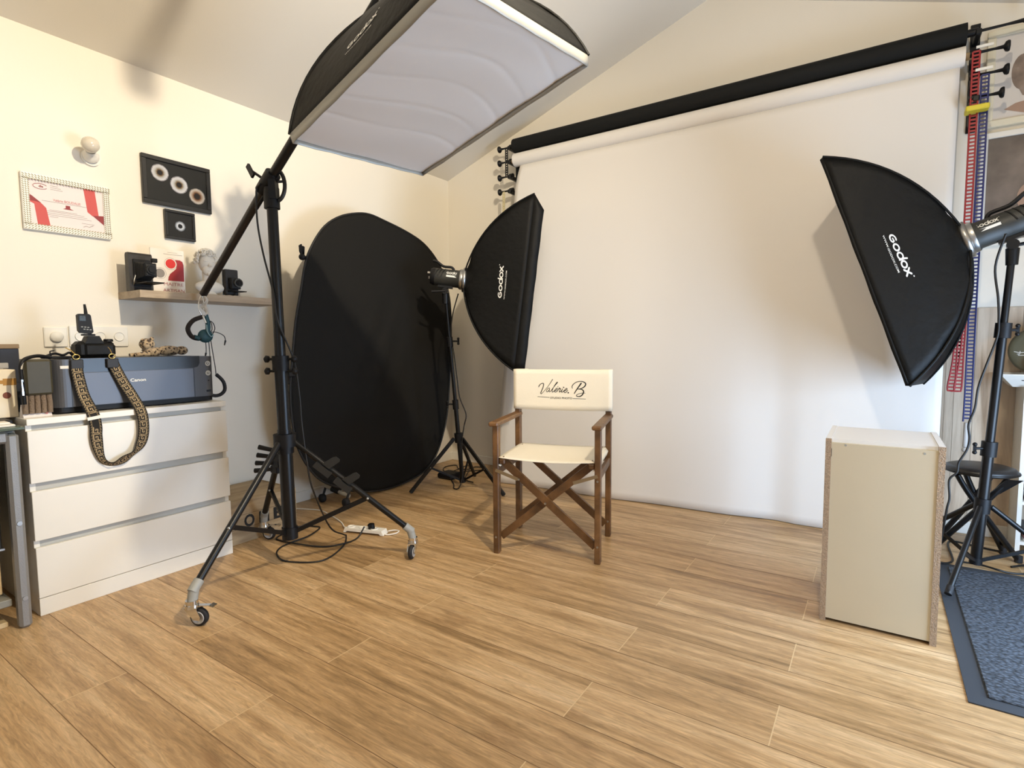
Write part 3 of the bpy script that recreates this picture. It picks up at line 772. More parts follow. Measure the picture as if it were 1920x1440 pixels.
def caster(parent, x, y, ang, brake=True):
    # swivel caster: socket, head, fork, wheel, brake pedal
    d = V((math.cos(ang), math.sin(ang), 0)); s = V((-d.y, d.x, 0)); o = V((x, y, 0))
    ax_ = o+V((0, 0, .034)); hd = o-d*.028
    b = MB(); b.cyl(hd+V((0, 0, .082)), hd+V((0, 0, .098)), .022, n=20); b.cyl(hd+V((0, 0, .070)), hd+V((0, 0, .082)), .026, .024, n=20); c_ = b.build('caster', chrome, parent)
    b = MB()
    for k in (-1, 1):
        p = [hd+s*(k*.017)+d*.026+V((0, 0, .072)), hd+s*(k*.017)-d*.022+V((0, 0, .072)), ax_+s*(k*.017)-d*.012-V((0, 0, .006)), ax_+s*(k*.017)+d*.010-V((0, 0, .008)), ax_+s*(k*.017)+d*.014+V((0, 0, .004))]
        b.prism(p, s*(k*.002))
    b.beam(hd-d*.022+V((0, 0, .0715)), hd+d*.030+V((0, 0, .0715)), .036, .003); b.build('fork', chrome, c_)
    b = MB(); b.rev([(.0, -.011), (.026, -.011), (.034, -.006), (.034, .006), (.026, .011), (0, .011)], ax_, s, n=28); b.build('wheel', blackrub, c_)
    b = MB()
    for k in (-1, 1): b.rev([(.024, .0112), (.024, .0135), (.020, .0135), (.020, .0125), (0, .0125)], ax_, s*k, n=24)
    b.build('wheel_disc', clearch, c_)
    if brake:
        b = MB(); b.beam(hd+d*.02+V((0, 0, .078)), ax_+d*.052+V((0, 0, .047)), .018, .003); b.beam(ax_+d*.046+V((0, 0, .048)), ax_+d*.062+V((0, 0, .043)), .028, .004); b.build('brake_pedal', chrome, c_)
    return hd
WH = [((-2.085, .992), .52), ((-1.865, 1.890), -1.1), ((-2.705, 1.668), .5)]
for i, ((wx, wy), an) in enumerate(WH):
    hd = caster(BS, wx, wy, an, i != 1)
    top = hd+V((0, 0, .10)); d = V((hd.x-bb_.x, hd.y-bb_.y, 0)).normalized()
    a = bat(.60)+d*.04; f = top+V((0, 0, .035))-d*.012
    b = MB(); b.cyl(a, f, .0145, n=16); b.build('leg', blackm, BS)
    b = MB(); b.cyl(f+(a-f).normalized()*.035, f+(f-a).normalized()*.012, .019, n=16); b.cyl(f, top-V((0, 0, .012)), .019, .018, n=16); b.build('leg_socket', greypl, BS)
    j = a.lerp(f, .62)
    b = MB(); b.beam(bat(.18)+d*.03, j, .014, .020); b.build('brace', blackm, BS)
    b = MB(); b.ball(j+V((.012, -.012, 0)), .007, n=10, m=6); b.build('rivet', steel, BS)
# boom arm through the tilting clamp
PV = V((-2.292, 1.478, 1.775)); LO = V((-2.88, 1.470, 1.312)); dB = (PV-LO).normalized()
HE = PV+dB*.92+V((0, 0, -.03))
b = MB(); b.cyl(LO, PV-dB*.02, .0185, n=20); b.build('boom_arm', mat('dark_brown_tube', '1c1513', .4), BS)
b = MB(); b.cyl(PV-dB*.06, HE, .0205, n=20); b.build('boom_arm', blackm, BS)
b = MB(); s_ = dB.cross(V((0, 0, 1))).normalized(); up_ = s_.cross(dB)
b.cyl(bat(1.66), bat(1.75), .034, n=18); b.cyl(PV-dB*.055, PV+dB*.05, .034, n=18)
b.beam(bat(1.70)+V((.02, 0, 0)), PV+V((.035, .0, .02)), .03, .05)
b.build('tilt_clamp', blackp, BS)
b = MB(); cc = PV+V((.03, .012, -.045)); b.tube([cc+V((math.cos(a_)*.0-0.0, 0, 0))+(dB*.0)+V((.62, .42, 0)).normalized()*(.045*math.cos(a_))+V((0, 0, 1))*(.072*math.sin(a_)+.03) for a_ in [math.radians(k) for k in range(-70, 100, 12)]], .009, n=8); b.build('quadrant', mat('worn_black', '2c2a27', .35, metal=.4), BS)
b = MB(); b.cyl(PV, PV-s_*.07+V((0, 0, .02)), .006, n=8)
b.cyl(PV-V((0, 0, .03)), PV-V((.10, -.0, .10)), .008, .009, n=10); b.build('clamp_lever', blackp, BS)
b = MB(); q = PV+V((-.075, -.03, .055)); b.cyl(PV, q, .006, n=8); b.beam(q-V((-.01, 0, .025)), q+V((-.03, 0, .03)), .010, .022); b.build('wing_screw', blackp, BS)
# softbox hung on the boom
cB = V((-1.312, 1.478, 1.902)); nB = V((.193, -.007, -.981))
sbB, fB = softbox('overhead softbox with pale diffuser hung from the boom arm', tuple(cB+nB*.0), (.148, .988, .022), (.969, -.152, .190), tuple(-nB), .60, .90, .37, .036, 'bright', 1, bulge=.95)
flB, cBf = flash('black studio flash above the overhead softbox', fB, .37, .16, up=(0, -1, 0), handle=False)

# spring clamps clipped on the boom stand legs
def spring_clamp(lab, p, d, ln=.12):
    p = V(p); d = V(d).normalized(); u = V((0, 0, 1)); u = (u-d*u.dot(d)).normalized(); s = d.cross(u)
    t = thing('spring_clamp', lab, 'clamp', tuple(p), 0)
    for k in (-1, 1):
        b = MB(); b.tube([p-d*ln*.5+u*(k*.006), p+u*(k*.012), p+d*ln*.28+u*(k*.03), p+d*ln*.6+u*(k*.05)], .0085, n=8, sub=4); b.build('jaw_handle', blackp, t)
    b = MB(); b.cyl(p-s*.016, p+s*.016, .008, n=12); b.build('pivot', steel, t)
    return t
hubp = bat(.60)
w2 = V((-1.89, 1.86, .13)); dleg = (w2-hubp).normalized()
for k, (tt, lab) in enumerate(((.30, 'upper grey spring clamp on the stand leg in front of the oval reflector'), (.47, 'lower grey spring clamp on the stand leg in front of the oval reflector'))):
    p = hubp.lerp(w2, tt)
    t = thing('spring_clamp', lab, 'clamp', tuple(p), 0, 'grey clamps on the stand leg')
    cg = mat('clamp_grey', '1c1c1a', .6)
    up2 = (V((.25, .15, 1))-dleg*V((.25, .15, 1)).dot(dleg)).normalized()
    b = MB(); b.beam(p-dleg*.045+up2*.008, p+dleg*.045+up2*.008, .028, .030, up2); b.build('jaw', cg, t)
    b = MB(); b.prism([p-dleg*.02+up2*.03, p+dleg*.02+up2*.03, p+dleg*.035+up2*.085, p+dleg*.03+up2*.095, p+dleg*.008+up2*.095, p-dleg*.0+up2*.085], dleg.cross(up2)*.012); b.build('handle', cg, t)
w3 = V((-2.70, 1.65, .13)); 
for k in range(4):
    p = hubp.lerp(w3, .10+.075*k)+V((-.02, -.02, 0))
    t = thing('spring_clamp', ['topmost', 'second', 'third', 'lowest'][k]+' black clamp gripping the rear leg of the boom stand', 'clamp', tuple(p), 0, 'black clamps on the rear stand leg')
    dd = V((-.80, -.52, .22-.1*k)).normalized()
    b = MB(); b.tube([p+V((.03, .02, -.01)), p, p+dd*.05, p+dd*.085], lambda q: .008+.004*q, n=8, sub=3); b.build('handle', blackp, t)
    b = MB(); b.box(tuple(p+V((-.01, -.005, -.018))), tuple(p+V((.045, .03, .018))), .004); b.build('jaw', blackp, t)

# ---------------------------------------------------------------- counterweight hanging from the boom
CW = thing('counterweight', 'teal and black counterweight with looped handle hanging under the boom arm', 'weight', (-2.86, 1.45, 1.08))
hx = -2.865
b = MB(); b.tube([(hx, 1.452, 1.195), (hx, 1.405, 1.175), (hx, 1.378, 1.135), (hx, 1.395, 1.095), (hx, 1.43, 1.085), (hx, 1.455, 1.10)], .011, n=12, sub=5); b.build('handle', mat('dark_foam', '1f1714', .8), CW)
b = MB(); b.ball((hx, 1.462, 1.098), .038, sx=.45, sy=1.0, sz=.9, n=20, m=14); b.tube([(hx, 1.43, 1.085), (hx, 1.405, 1.092)], .013, n=10); b.tube([(hx, 1.475, 1.12), (hx, 1.478, 1.16), (hx, 1.468, 1.205)], .012, n=10, sub=3); b.build('body', teal, CW)
b = MB(); b.tube([(hx+.018, 1.462, 1.155), (hx+.022, 1.462, 1.12), (hx+.024, 1.478, 1.095), (hx+.02, 1.492, 1.105)], .003, n=8, sub=4); b.build('trim', tealg, CW)
b = MB(); b.tube([(hx, 1.447, 1.205), (hx, 1.437, 1.235), (hx, 1.437, 1.27), (hx, 1.452, 1.30), (hx, 1.462, 1.28), (hx, 1.458, 1.23)], .0032, n=8, sub=4); b.build('carabiner', chrome, CW)
b = MB(); b.beam((hx+.012, 1.448, 1.20), (hx+.012, 1.462, 1.165), .006, .006); b.build('clip', base_w, CW)
b = MB()
def lace(u, v):
    return V((hx+.006+.012*math.sin(v*9+u*4), 1.462+.022*(u-.3)+.010*math.sin(v*11), 1.30-.115*v))
b.grid(lace, 6, 18); tag(b.build('lace_ribbon', mat('white_lace', 'cfc8bd', .9, bump=.4, bscale=200), solid=.001), 'crumpled white lace ribbon tied round the end of the boom arm', 'ribbon')
b = MB()
b.tube([(hx, 1.47, 1.18), (hx, 1.50, 1.17), (hx, 1.512, 1.14), (hx, 1.50, 1.11), (hx, 1.485, 1.10)], .0022, n=6, sub=5)
b.tube([(hx, 1.475, 1.19), (hx, 1.495, 1.165), (hx, 1.497, 1.13), (hx, 1.485, 1.12)], .0022, n=6, sub=5)
b.tube([(hx, 1.485, 1.118), (hx, 1.52, 1.118), (hx, 1.557, 1.10), (hx, 1.565, 1.075)], .0022, n=6, sub=5); b.cyl((hx, 1.565, 1.075), (hx, 1.558, 1.05), .005, .003, n=8)
b.tube([(hx, 1.462, 1.065), (hx, 1.463, 1.03), (hx, 1.46, 1.0)], .0022, n=6, sub=3); b.cyl((hx, 1.461, 1.012), (hx, 1.455, .985), .005, .003, n=8)
b.tube([(hx, 1.478, 1.068), (hx, 1.480, 1.0), (hx, 1.482, .93), (hx+.0, 1.484, .86)], .0022, n=6, sub=4)
b.tube([(hx, 1.487, 1.09), (hx, 1.497, 1.0), (hx, 1.505, .93), (hx, 1.507, .885)], .0024, n=6, sub=4)
tag(b.build('sync_cable', cablem), 'tangle of thin black cables hanging beside the teal counterweight', 'cable')
b = MB(); b.tube([(-2.86, 1.505, .90), (-2.85, 1.535, .86), (-2.85, 1.54, .815), (-2.86, 1.515, .79), (-2.87, 1.48, .795), (-2.87, 1.47, .84)], lambda q: .009, n=10, sub=4)
tag(b.build('cable_loop', blackrub), 'thick black cable loop drooping over the right end of the printer', 'cable')
b = MB()
b.tube([(-2.292, 1.44, 1.76), (-2.325, 1.44, 1.733), (-2.326, 1.44, 1.593), (-2.305, 1.45, 1.449), (-2.262, 1.46, 1.292), (-2.238, 1.462, 1.16), (-2.25, 1.53, 1.02), (-2.232, 1.54, .95), (-2.216, 1.545, .80), (-2.215, 1.55, .68), (-2.20, 1.56, .50), (-2.22, 1.60, .36), (-2.30, 1.75, .12), (-2.36, 1.88, .03), (-2.383, 1.918, .005)]+[V(p) for p in [(-2.284, 1.822, 0.004), (-2.21, 1.675, 0.004), (-2.228, 1.593, 0.004), (-2.353, 1.528, 0.004), (-2.462, 1.554, 0.004), (-2.529, 1.612, 0.004), (-2.552, 1.692, 0.004), (-2.545, 1.795, 0.010), (-2.615, 1.92, 0.004), (-2.663, 1.926, 0.004), (-2.74, 1.875, 0.004), (-2.72, 1.797, 0.004), (-2.689, 1.704, 0.004), (-2.635, 1.681, 0.004), (-2.464, 1.698, 0.010), (-2.354, 1.75, 0.004), (-2.293, 1.816, 0.010), (-2.30, 1.92, 0.006), (-2.300, 1.975, 0.055)]], .0042, n=8, sub=6)
tag(b.build('power_cable', cablem), 'black power cable running down the boom stand and looping on the floor', 'cable')

# ---------------------------------------------------------------- power strip
A_, B_ = V((-2.44, 1.985, 0)), V((-2.25, 2.045, 0)); dd = (B_-A_).normalized(); ss = V((-dd.y, dd.x, 0))
ps = thing('power_strip', 'white power strip with a black plug on the floor behind the boom stand', 'power strip', tuple((A_+B_)/2))
b = MB(); pl_ = [A_-ss*.028-dd*.02, B_-ss*.028+dd*.03, B_+ss*.028+dd*.03, A_+ss*.028-dd*.02]
b.prism([A_-ss*.028-dd*.02+V((0, 0, .003)), A_-ss*.028-dd*.01+V((0, 0, .028)), B_-ss*.028+dd*.02+V((0, 0, .028)), B_-ss*.028+dd*.03+V((0, 0, .003)), B_-ss*.028+dd*.012+V((0, 0, .003)), B_-ss*.028+dd*.004+V((0, 0, .012)), A_-ss*.028+V((0, 0, .012)), A_-ss*.028-dd*.006+V((0, 0, .003))], ss*.056)
b.build('housing', base_w, ps)
for k in range(3):
    p = A_.lerp(B_, .08+.36*k)+V((0, 0, .028)); b = MB(); b.rev([(.021, 0), (.022, .004), (.018, .005), (.017, .001), (0, .001)], p, (0, 0, 1), n=20)
    for q in (-1, 1): b.cyl(p+dd*.006*q+V((0, 0, .0012)), p+dd*.006*q+V((0, 0, .0018)), .0025, n=8)
    b.build('socket', card_t, ps)
b = MB(); pp = A_.lerp(B_, .72)+V((0, 0, .030)); b.cyl(pp, pp+V((0, 0, .026)), .019, .016, n=16); b.beam(pp+V((0, 0, .018)), pp+V((.0, -.022, .022)), .014, .012); tag(b.build('plug', blackp), 'black mains plug standing in the white power strip', 'plug')
b = MB(); b.tube([(-3.10, 2.05, .006), (-2.906, 2.13, 0.006), (-2.75, 2.102, 0.006), (-2.599, 2.056, 0.006), (-2.50, 2.0, .012), (-2.46, 1.985, .018)], .0035, n=8, sub=6)
b.tube([(-2.218, 2.07, .018), (-2.22, 2.12, .008), (-2.195, 2.13, .006), (-2.18, 2.09, .006), (-2.205, 2.05, .006), (-2.235, 2.04, .012)], .0035, n=8, sub=5)
tag(b.build('extension_cable', base_w), 'white cable running from the crate to the power strip', 'cable')

# ---------------------------------------------------------------- black collapsible oval background and its stand
OV = [(2.485, 1.909), (2.604, 1.925), (2.74, 1.906), (2.948, 1.866), (3.128, 1.807), (3.271, 1.704), (3.357, 1.588), (3.418, 1.423), (3.435, 1.216), (3.423, 0.972), (3.4, 0.711), (3.368, 0.486), (3.311, 0.318), (3.229, 0.174), (3.102, 0.07), (2.89, 0.022), (2.676, 0.015), (2.481, 0.045), (2.303, 0.108), (2.14, 0.2), (2.036, 0.33), (1.976, 0.472), (1.954, 0.643), (1.954, 0.81), (1.975, 0.975), (2.006, 1.192), (2.051, 1.385), (2.087, 1.542), (2.145, 1.665), (2.235, 1.784), (2.353, 1.864)]
rf = thing('collapsible_background', 'big black oval fabric background leaning by the left wall', 'background', (-2.89, 2.68, 0))
P = spline([V((-2.89, y, z)) for y, z in OV], 4, True)
cen = V((-2.89, 2.70, .98))
def foldx(p):
    y, z = p.y, p.z
    d = math.exp(-((y-2.62)/.28)**2-((z-.95)/.40)**2)
    return .012*math.sin(16*y+9*z)*d+.006*math.sin(31*y-13*z)*d+.014*math.sin((y-2.2)*2.2)
NR = 26; n = len(P); vs = []; fs = []
for k in range(NR+1):
    for p in P:
        q = cen.lerp(p, k/NR); vs.append(V((-2.89+foldx(q)*(1-(k/NR)**6), q.y, q.z)))
for k in range(NR):
    for i in range(n):
        j = (i+1) % n
        fs.append((k*n+i, k*n+j, (k+1)*n+j, (k+1)*n+i))
b = MB(); b.add(vs, fs, True); b.build('fabric', mat('black_muslin', '191816', .85, bump=.2, bscale=9, spec=.25), rf, solid=.004)
b = MB(); b.tube([V((-2.89, p.y, p.z)) for p in P], .007, n=8, closed=True); b.build('sprung_rim', mat('black_binding', '171615', .6), rf)
rs = thing('background_stand', 'black stand with white crossbar feet behind the oval background', 'background stand', (-3.0, 2.35, 0))
b = MB(); b.cyl((-2.98, 2.42, .06), (-2.98, 2.42, 1.70), .012, n=14); b.build('upright', blackm, rs)
b = MB(); b.cyl((-3.06, 2.30, .105), (-2.84, 2.32, .060), .013, n=14); b.build('crossbar', mat('pale_tube', 'a9a294', .5), rs)
b = MB(); b.cyl((-2.99, 2.306, .092), (-2.93, 2.312, .08), .020, n=14); b.beam((-2.98, 2.31, .09), (-2.98, 2.43, .09), .03, .03); b.build('joint_sleeve', blackp, rs)
for p in ((-3.05, 2.27, .028), (-2.83, 2.285, .028)):
    b = MB(); b.rev([(0, -.016), (.024, -.016), (.028, -.01), (.028, .01), (.024, .016), (0, .016)], p, (.1, 1, 0), n=18); b.cyl(V(p), V(p)+V((0, .03, .07)), .008, n=8); b.build('foot_roller', blackrub, rs)
def a_clip(lab, p, d):
    p = V(p); d = V(d).normalized()
    t = thing('background_clip', lab, 'clip', tuple(p))
    b = MB(); b.ball(p, .02, n=12, m=8); b.beam(p-d*.02, p+V((0, .03, 0)), .022, .02); b.build('jaw', blackp, t)
    b = MB(); b.prism([p+V((0, -.006, .0)), p+V((0, .010, .0)), p+V((0, -.008, .075)), p+V((0, -.022, .065)), p+V((0, -.020, .03))], (.012, 0, 0))
    b.prism([p+V((0, -.006, .0)), p+V((0, .008, .005)), p+V((0, .012, .06)), p+V((0, .0, .065))], (.012, 0, 0)); b.build('wing_lever', blackp, t)
a_clip('black winged clip on the upper left rim of the oval background', (-2.892, 2.068, 1.575), (0, -1, .2))
b = MB(); b.box((-2.92, 1.935, .86), (-2.87, 1.975, .905), .005); b.cyl((-2.895, 1.93, .88), (-2.895, 1.905, .88), .010, n=10); b.cyl((-2.89, 1.95, .86), (-2.88, 1.935, .82), .008, n=8)
tag(b.build('background_clamp', blackp), 'small black clamp at mid height on the left rim of the oval background', 'clamp')

# ---------------------------------------------------------------- cables at the left stand
b = MB(); b.tube([(-2.47, 3.02, 1.40), (-2.50, 2.99, 1.25), (-2.521, 2.99, 1.103), (-2.498, 2.99, 1.001), (-2.468, 2.99, 0.805), (-2.451, 2.995, 0.67), (-2.40, 3.0, 0.552), (-2.416, 2.995, 0.463), (-2.433, 2.99, 0.34), (-2.44, 3.0, .12), (-2.46, 2.985, .02), (-2.513, 2.99, .006), (-2.60, 3.09, .006), (-2.82, 3.28, 0.006), (-2.97, 3.40, 0.006), (-3.02, 3.5, 0.006), (-2.98, 3.58, 0.006), (-2.86, 3.47, 0.012), (-2.80, 3.52, 0.006), (-2.80, 3.62, 0.006), (-2.70, 3.63, 0.006), (-2.68, 3.56, 0.006), (-2.75, 3.42, 0.014), (-2.80, 3.32, 0.006), (-2.85, 3.28, 0.006), (-2.84, 3.45, 0.016), (-2.90, 3.64, 0.006), (-2.77, 3.50, 0.018), (-2.60, 3.23, 0.012), (-2.5, 3.2, .006)], .0042, n=8, sub=6)
tag(b.build('power_cable', cablem), 'black cable coiled on the floor under the left softbox stand', 'cable')
b = MB(); b.box((-2.83, 3.16, .002), (-2.68, 3.30, .045), .012); tag(b.build('cable_brick', blackp), 'small black power brick beside the coiled cable in the corner', 'power brick')

# ---------------------------------------------------------------- chipboard cube, mat, stool
bx = thing('plinth_box', 'upright cream chipboard box standing right of the director chair', 'box', (.027, 2.48, 0))
for x0_, x1_ in ((-.148, -.129), (.183, .202)):
    b = MB(); b.box((x0_, 2.298, 0), (x1_, 2.665, .690)); b.build('side_board', chip, bx)
b = MB(); b.box((-.130, 2.302, .012), (.184, 2.318, .676)); b.build('front_board', boardw, bx)
b = MB(); b.box((-.130, 2.318, .674), (.184, 2.665, .689)); b.box((-.1475, 2.31, .6895), (-.1295, 2.664, .6915)); b.box((.1835, 2.31, .6895), (.2015, 2.664, .6915)); b.build('top_board', boardt, bx)
b = MB(); b.box((-.130, 2.65, .012), (.184, 2.665, .674)); b.build('back_board', boardw, bx)
b = MB()
for x, z in ((-.085, .670), (.145, .664)): b.cyl((x, 2.3035, z), (x, 2.3012, z), .004, n=12)
b.build('screw_cap', greypl, bx)
b = MB(); b.box((-.1305, 2.3005, .625), (-.1275, 2.303, .655)); b.build('slot', blackm, bx)

matm = bpy.data.materials.new('ribbed_mat_pile'); matm.use_nodes = True; nt = matm.node_tree; N = nt.nodes; L = nt.links; bs = N['Principled BSDF']; bs.inputs['Roughness'].default_value = .85
tc = N.new('ShaderNodeTexCoord'); vo = N.new('ShaderNodeTexVoronoi'); vo.inputs['Scale'].default_value = 1; mp = N.new('ShaderNodeMapping'); mp.inputs['Scale'].default_value = (70, 120, 50); mp.inputs['Rotation'].default_value = (0, 0, .2); L.new(tc.outputs['Object'], mp.inputs[0]); L.new(mp.outputs[0], vo.inputs['Vector'])
rp = ramp(N, [(0.1, C('565d67')), (.45, C('3a4049')), (.8, C('1d2126'))]); L.new(vo.outputs['Distance'], rp.inputs[0]); L.new(rp.outputs[0], bs.inputs['Base Color'])
bp = N.new('ShaderNodeBump'); bp.inputs['Strength'].default_value = .8; bp.inputs['Distance'].default_value = .004; bp.invert = True; L.new(vo.outputs['Distance'], bp.inputs['Height']); L.new(bp.outputs[0], bs.inputs['Normal'])
dm = thing('door_mat', 'large dark grey ribbed floor mat with rubber edge at the right', 'mat', (.72, 2.6, 0))
b = MB(); b.box((.254, 1.985, .0006), (1.19, 3.195, .004)); b.build('rubber_border', mat('mat_rubber', '2e3238', .75), dm)
b = MB(); b.box((.304, 2.035, .003), (1.14, 3.145, .009), .003); b.build('pile', matm, dm)

st = thing('folding_stool', 'round black folding stool with crossed legs behind the right light stand', 'stool', (.42, 3.32, 0))
b = MB(); b.rev([(0, .03), (.11, .03), (.128, .024), (.137, .012), (.137, .004), (.128, -.004), (.10, -.006), (0, -.006)], (.42, 3.325, .43), n=40); b.build('seat', mat('black_vinyl', '1d1c1d', .4, bump=.05, bscale=200), st)
b = MB(); b.tube([V((.42+.139*math.cos(k*PI/18), 3.325+.139*math.sin(k*PI/18), .436)) for k in range(36)], .005, n=8, closed=True); b.build('rim', blackm, st)
lg_ = [((.33, 3.25, .42), (.585, 3.40, .012)), ((.37, 3.40, .42), (.545, 3.50, .012)), ((.51, 3.26, .42), (.24, 3.30, .012)), ((.48, 3.40, .42), (.27, 3.46, .012))]
for a, f in lg_:
    a = V(a); f = V(f); b = MB(); b.tube([a, a.lerp(f, .25)+V((.0, 0, -.012)), f], .0125, n=12, sub=5); l_ = b.build('leg', blackm, st)
    b = MB(); b.cyl(f+V((0, 0, .022)), f-V((0, 0, .010)), .016, n=12); b.build('rubber_foot', blackrub, l_)
b = MB(); b.prism([(.50, 3.23, .42), (.56, 3.25, .42), (.47, 3.27, .33), (.44, 3.265, .33)], (0, .01, 0)); b.build('bracket', blackm, st)
b = MB(); b.beam((.56, 3.385, .06), (.535, 3.49, .06), .012, .02); b.beam((.262, 3.29, .05), (.285, 3.45, .05), .012, .02); b.build('foot_bar', blackm, st)

# cables of the right stand
b = MB(); b.tube([V(p) for p in [(.42, 3.02, 1.48), (0.402, 3.09, 1.358), (0.417, 3.09, 1.223), (0.423, 3.09, 1.13), (0.421, 3.09, 1.06), (0.393, 3.075, 0.954), (0.368, 3.08, 0.845), (0.36, 3.08, 0.752), (0.343, 3.09, 0.678), (0.349, 3.09, 0.617), (0.342, 3.09, 0.566), (0.317, 3.09, 0.506), (0.312, 3.09, 0.46), (0.287, 3.09, 0.423), (0.291, 3.09, 0.34), (0.283, 3.09, 0.285), (.27, 3.11, .12), (.27, 3.16, .02), (.33, 3.25, .006), (0.341, 3.55, 0.006), (0.451, 3.54, 0.006), (0.503, 3.523, 0.006), (0.585, 3.513, 0.006)]], .0048, n=8, sub=6)
tag(b.build('power_cable', cablem), 'black cable winding down the right light stand to the floor', 'cable')
b = MB(); b.tube([V(p) for p in [(.36, 3.235, .012), (0.433, 3.228, 0.014), (0.485, 3.20, 0.014), (0.53, 3.21, 0.006), (0.589, 3.24, 0.006), (.64, 3.33, .006), (0.606, 3.36, 0.006), (.545, 3.30, .006)]], .0048, n=8, sub=6)
tag(b.build('power_cable', cablem), 'black cable lying along the far edge of the floor mat', 'cable')
b = MB(); q = fR@V((0, 0, .36+.27)); b.tube([q, q+V((.06, .0, .03)), q+V((.16, .02, .0)), q+V((.28, .04, -.12)), q+V((.34, .05, -.45))], .0045, n=8, sub=6)
tag(b.build('power_cable', cablem), 'black cable leaving the back of the right studio flash', 'cable')

# ---------------------------------------------------------------- right end of the back wall
b = MB(); at = []
xx = .262; ws = [.048, .04, .081, .094, .085, .09, .09, .085, .09, .09, .09, .06]
for wd_ in ws:
    t = (random.random(), random.random(), random.random(), 1)
    b.mi = 0; b.box((xx+.001, YB-.008, .0), (xx+wd_-.001, YB-.001, 1.214)); at += [t]*6
    b.mi = 1; b.box((xx+wd_-.0012, YB-.0075, .0), (xx+wd_+.0012, YB-.001, 1.214)); at += [t]*6
    xx += wd_
o = b.build('trim_1', [panelm, mat('board_gap', '7d6a55', .8)], attrs=at, keep=True); struct(o)
def canvas_mat(name, stops, sc, extra=None):
    m = bpy.data.materials.new(name); m.use_nodes = True; N = m.node_tree.nodes; L = m.node_tree.links; b_ = N['Principled BSDF']; b_.inputs['Roughness'].default_value = .35
    tc = N.new('ShaderNodeTexCoord'); n = N.new('ShaderNodeTexNoise'); n.inputs['Scale'].default_value = sc; n.inputs['Detail'].default_value = 5; L.new(tc.outputs['Object'], n.inputs['Vector'])
    r = ramp(N, stops); L.new(n.outputs['Fac'], r.inputs[0]); L.new(r.outputs[0], b_.inputs['Base Color']); MATS[name] = m
    return m
def picture_frame(name, label, x0, x1, z0, z1, fw, fm, pic, y=YB, dep=.025):
    t = thing(name, label, 'picture', ((x0+x1)/2, y-.01, z0))
    b = MB()
    b.box((x0, y-dep, z0), (x1, y-.001, z0+fw), .003); b.box((x0, y-dep, z1-fw), (x1, y-.001, z1), .003); b.box((x0, y-dep, z0+fw), (x0+fw, y-.001, z1-fw), .003); b.box((x1-fw, y-dep, z0+fw), (x1, y-.001, z1-fw), .003)
    b.build('frame', fm, t)
    b = MB(); b.box((x0+fw, y-dep+.010, z0+fw), (x1-fw, y-dep+.014, z1-fw)); pb = b.build('print', pic, t)
    return t, pb
frm_cream = mat('cream_frame', 'e4dcc4', .5)
t1, p1 = picture_frame('portrait_picture', 'cream framed pale picture with soft brown hair shape, top right of the wall', .409, 1.0, 2.125, 2.60, .035, frm_cream, mat('pale_photo', 'd9d2ca', .5, var=.05, vscale=3))
hairm = canvas_mat('hair_print', [(0.3, C('6d5c50')), (.55, C('8c7a6c')), (.75, C('a8968a'))], 14)
b = MB(); b.prism([(.55+.035*math.cos(a)*1.2, YB-.0155, 2.375+.085*math.sin(a)) for a in [k*PI/12 for k in range(24)]], (0, -.0006, 0))
b.prism([(.52+.17*k, YB-.0155, 2.34+z_) for k, z_ in ((0, .0), (.2, .08), (.6, .12), (1.5, .12), (1.5, -.10), (.6, -.1), (.2, -.08))], (0, -.0004, 0)); b.build('hair', hairm, t1)
b = MB(); b.prism([(.487, YB-.0155, 2.205), (.53, YB-.0155, 2.228), (.60, YB-.0155, 2.238), (.76, YB-.0155, 2.235), (.78, YB-.0155, 2.165), (.60, YB-.0155, 2.16)], (0, -.0005, 0)); b.build('shoulder', mat('skin_print', 'a98a76', .6), t1)
dk = canvas_mat('dark_portrait_backdrop', [(0.3, C('4b433d')), (.5, C('6b6058')), (.7, C('877a70'))], 5)
t2, p2 = picture_frame('portrait_picture', 'white framed dark brown studio photograph hanging below the pale picture', .403, 1.0, 1.53, 2.10, .030, base_w, dk)
b = MB(); b.prism([(.434, YB-.0155, 1.562), (.434, YB-.0155, 1.60), (.49, YB-.0155, 1.64), (.53, YB-.0155, 1.665), (.60, YB-.0155, 1.69), (.96, YB-.0155, 1.69), (.96, YB-.0155, 1.562)], (0, -.0006, 0)); b.build('dress', canvas_mat('mauve_print', [(0.3, C('3b2c3c')), (.5, C('66506a')), (.75, C('a597a8'))], 22), t2)
b = MB(); b.prism([(.60+.045*math.cos(a), YB-.0158, 1.76+.07*math.sin(a)) for a in [k*PI/10 for k in range(20)]], (0, -.0006, 0)); b.build('face', mat('skin_print', 'a98a76', .6), t2)

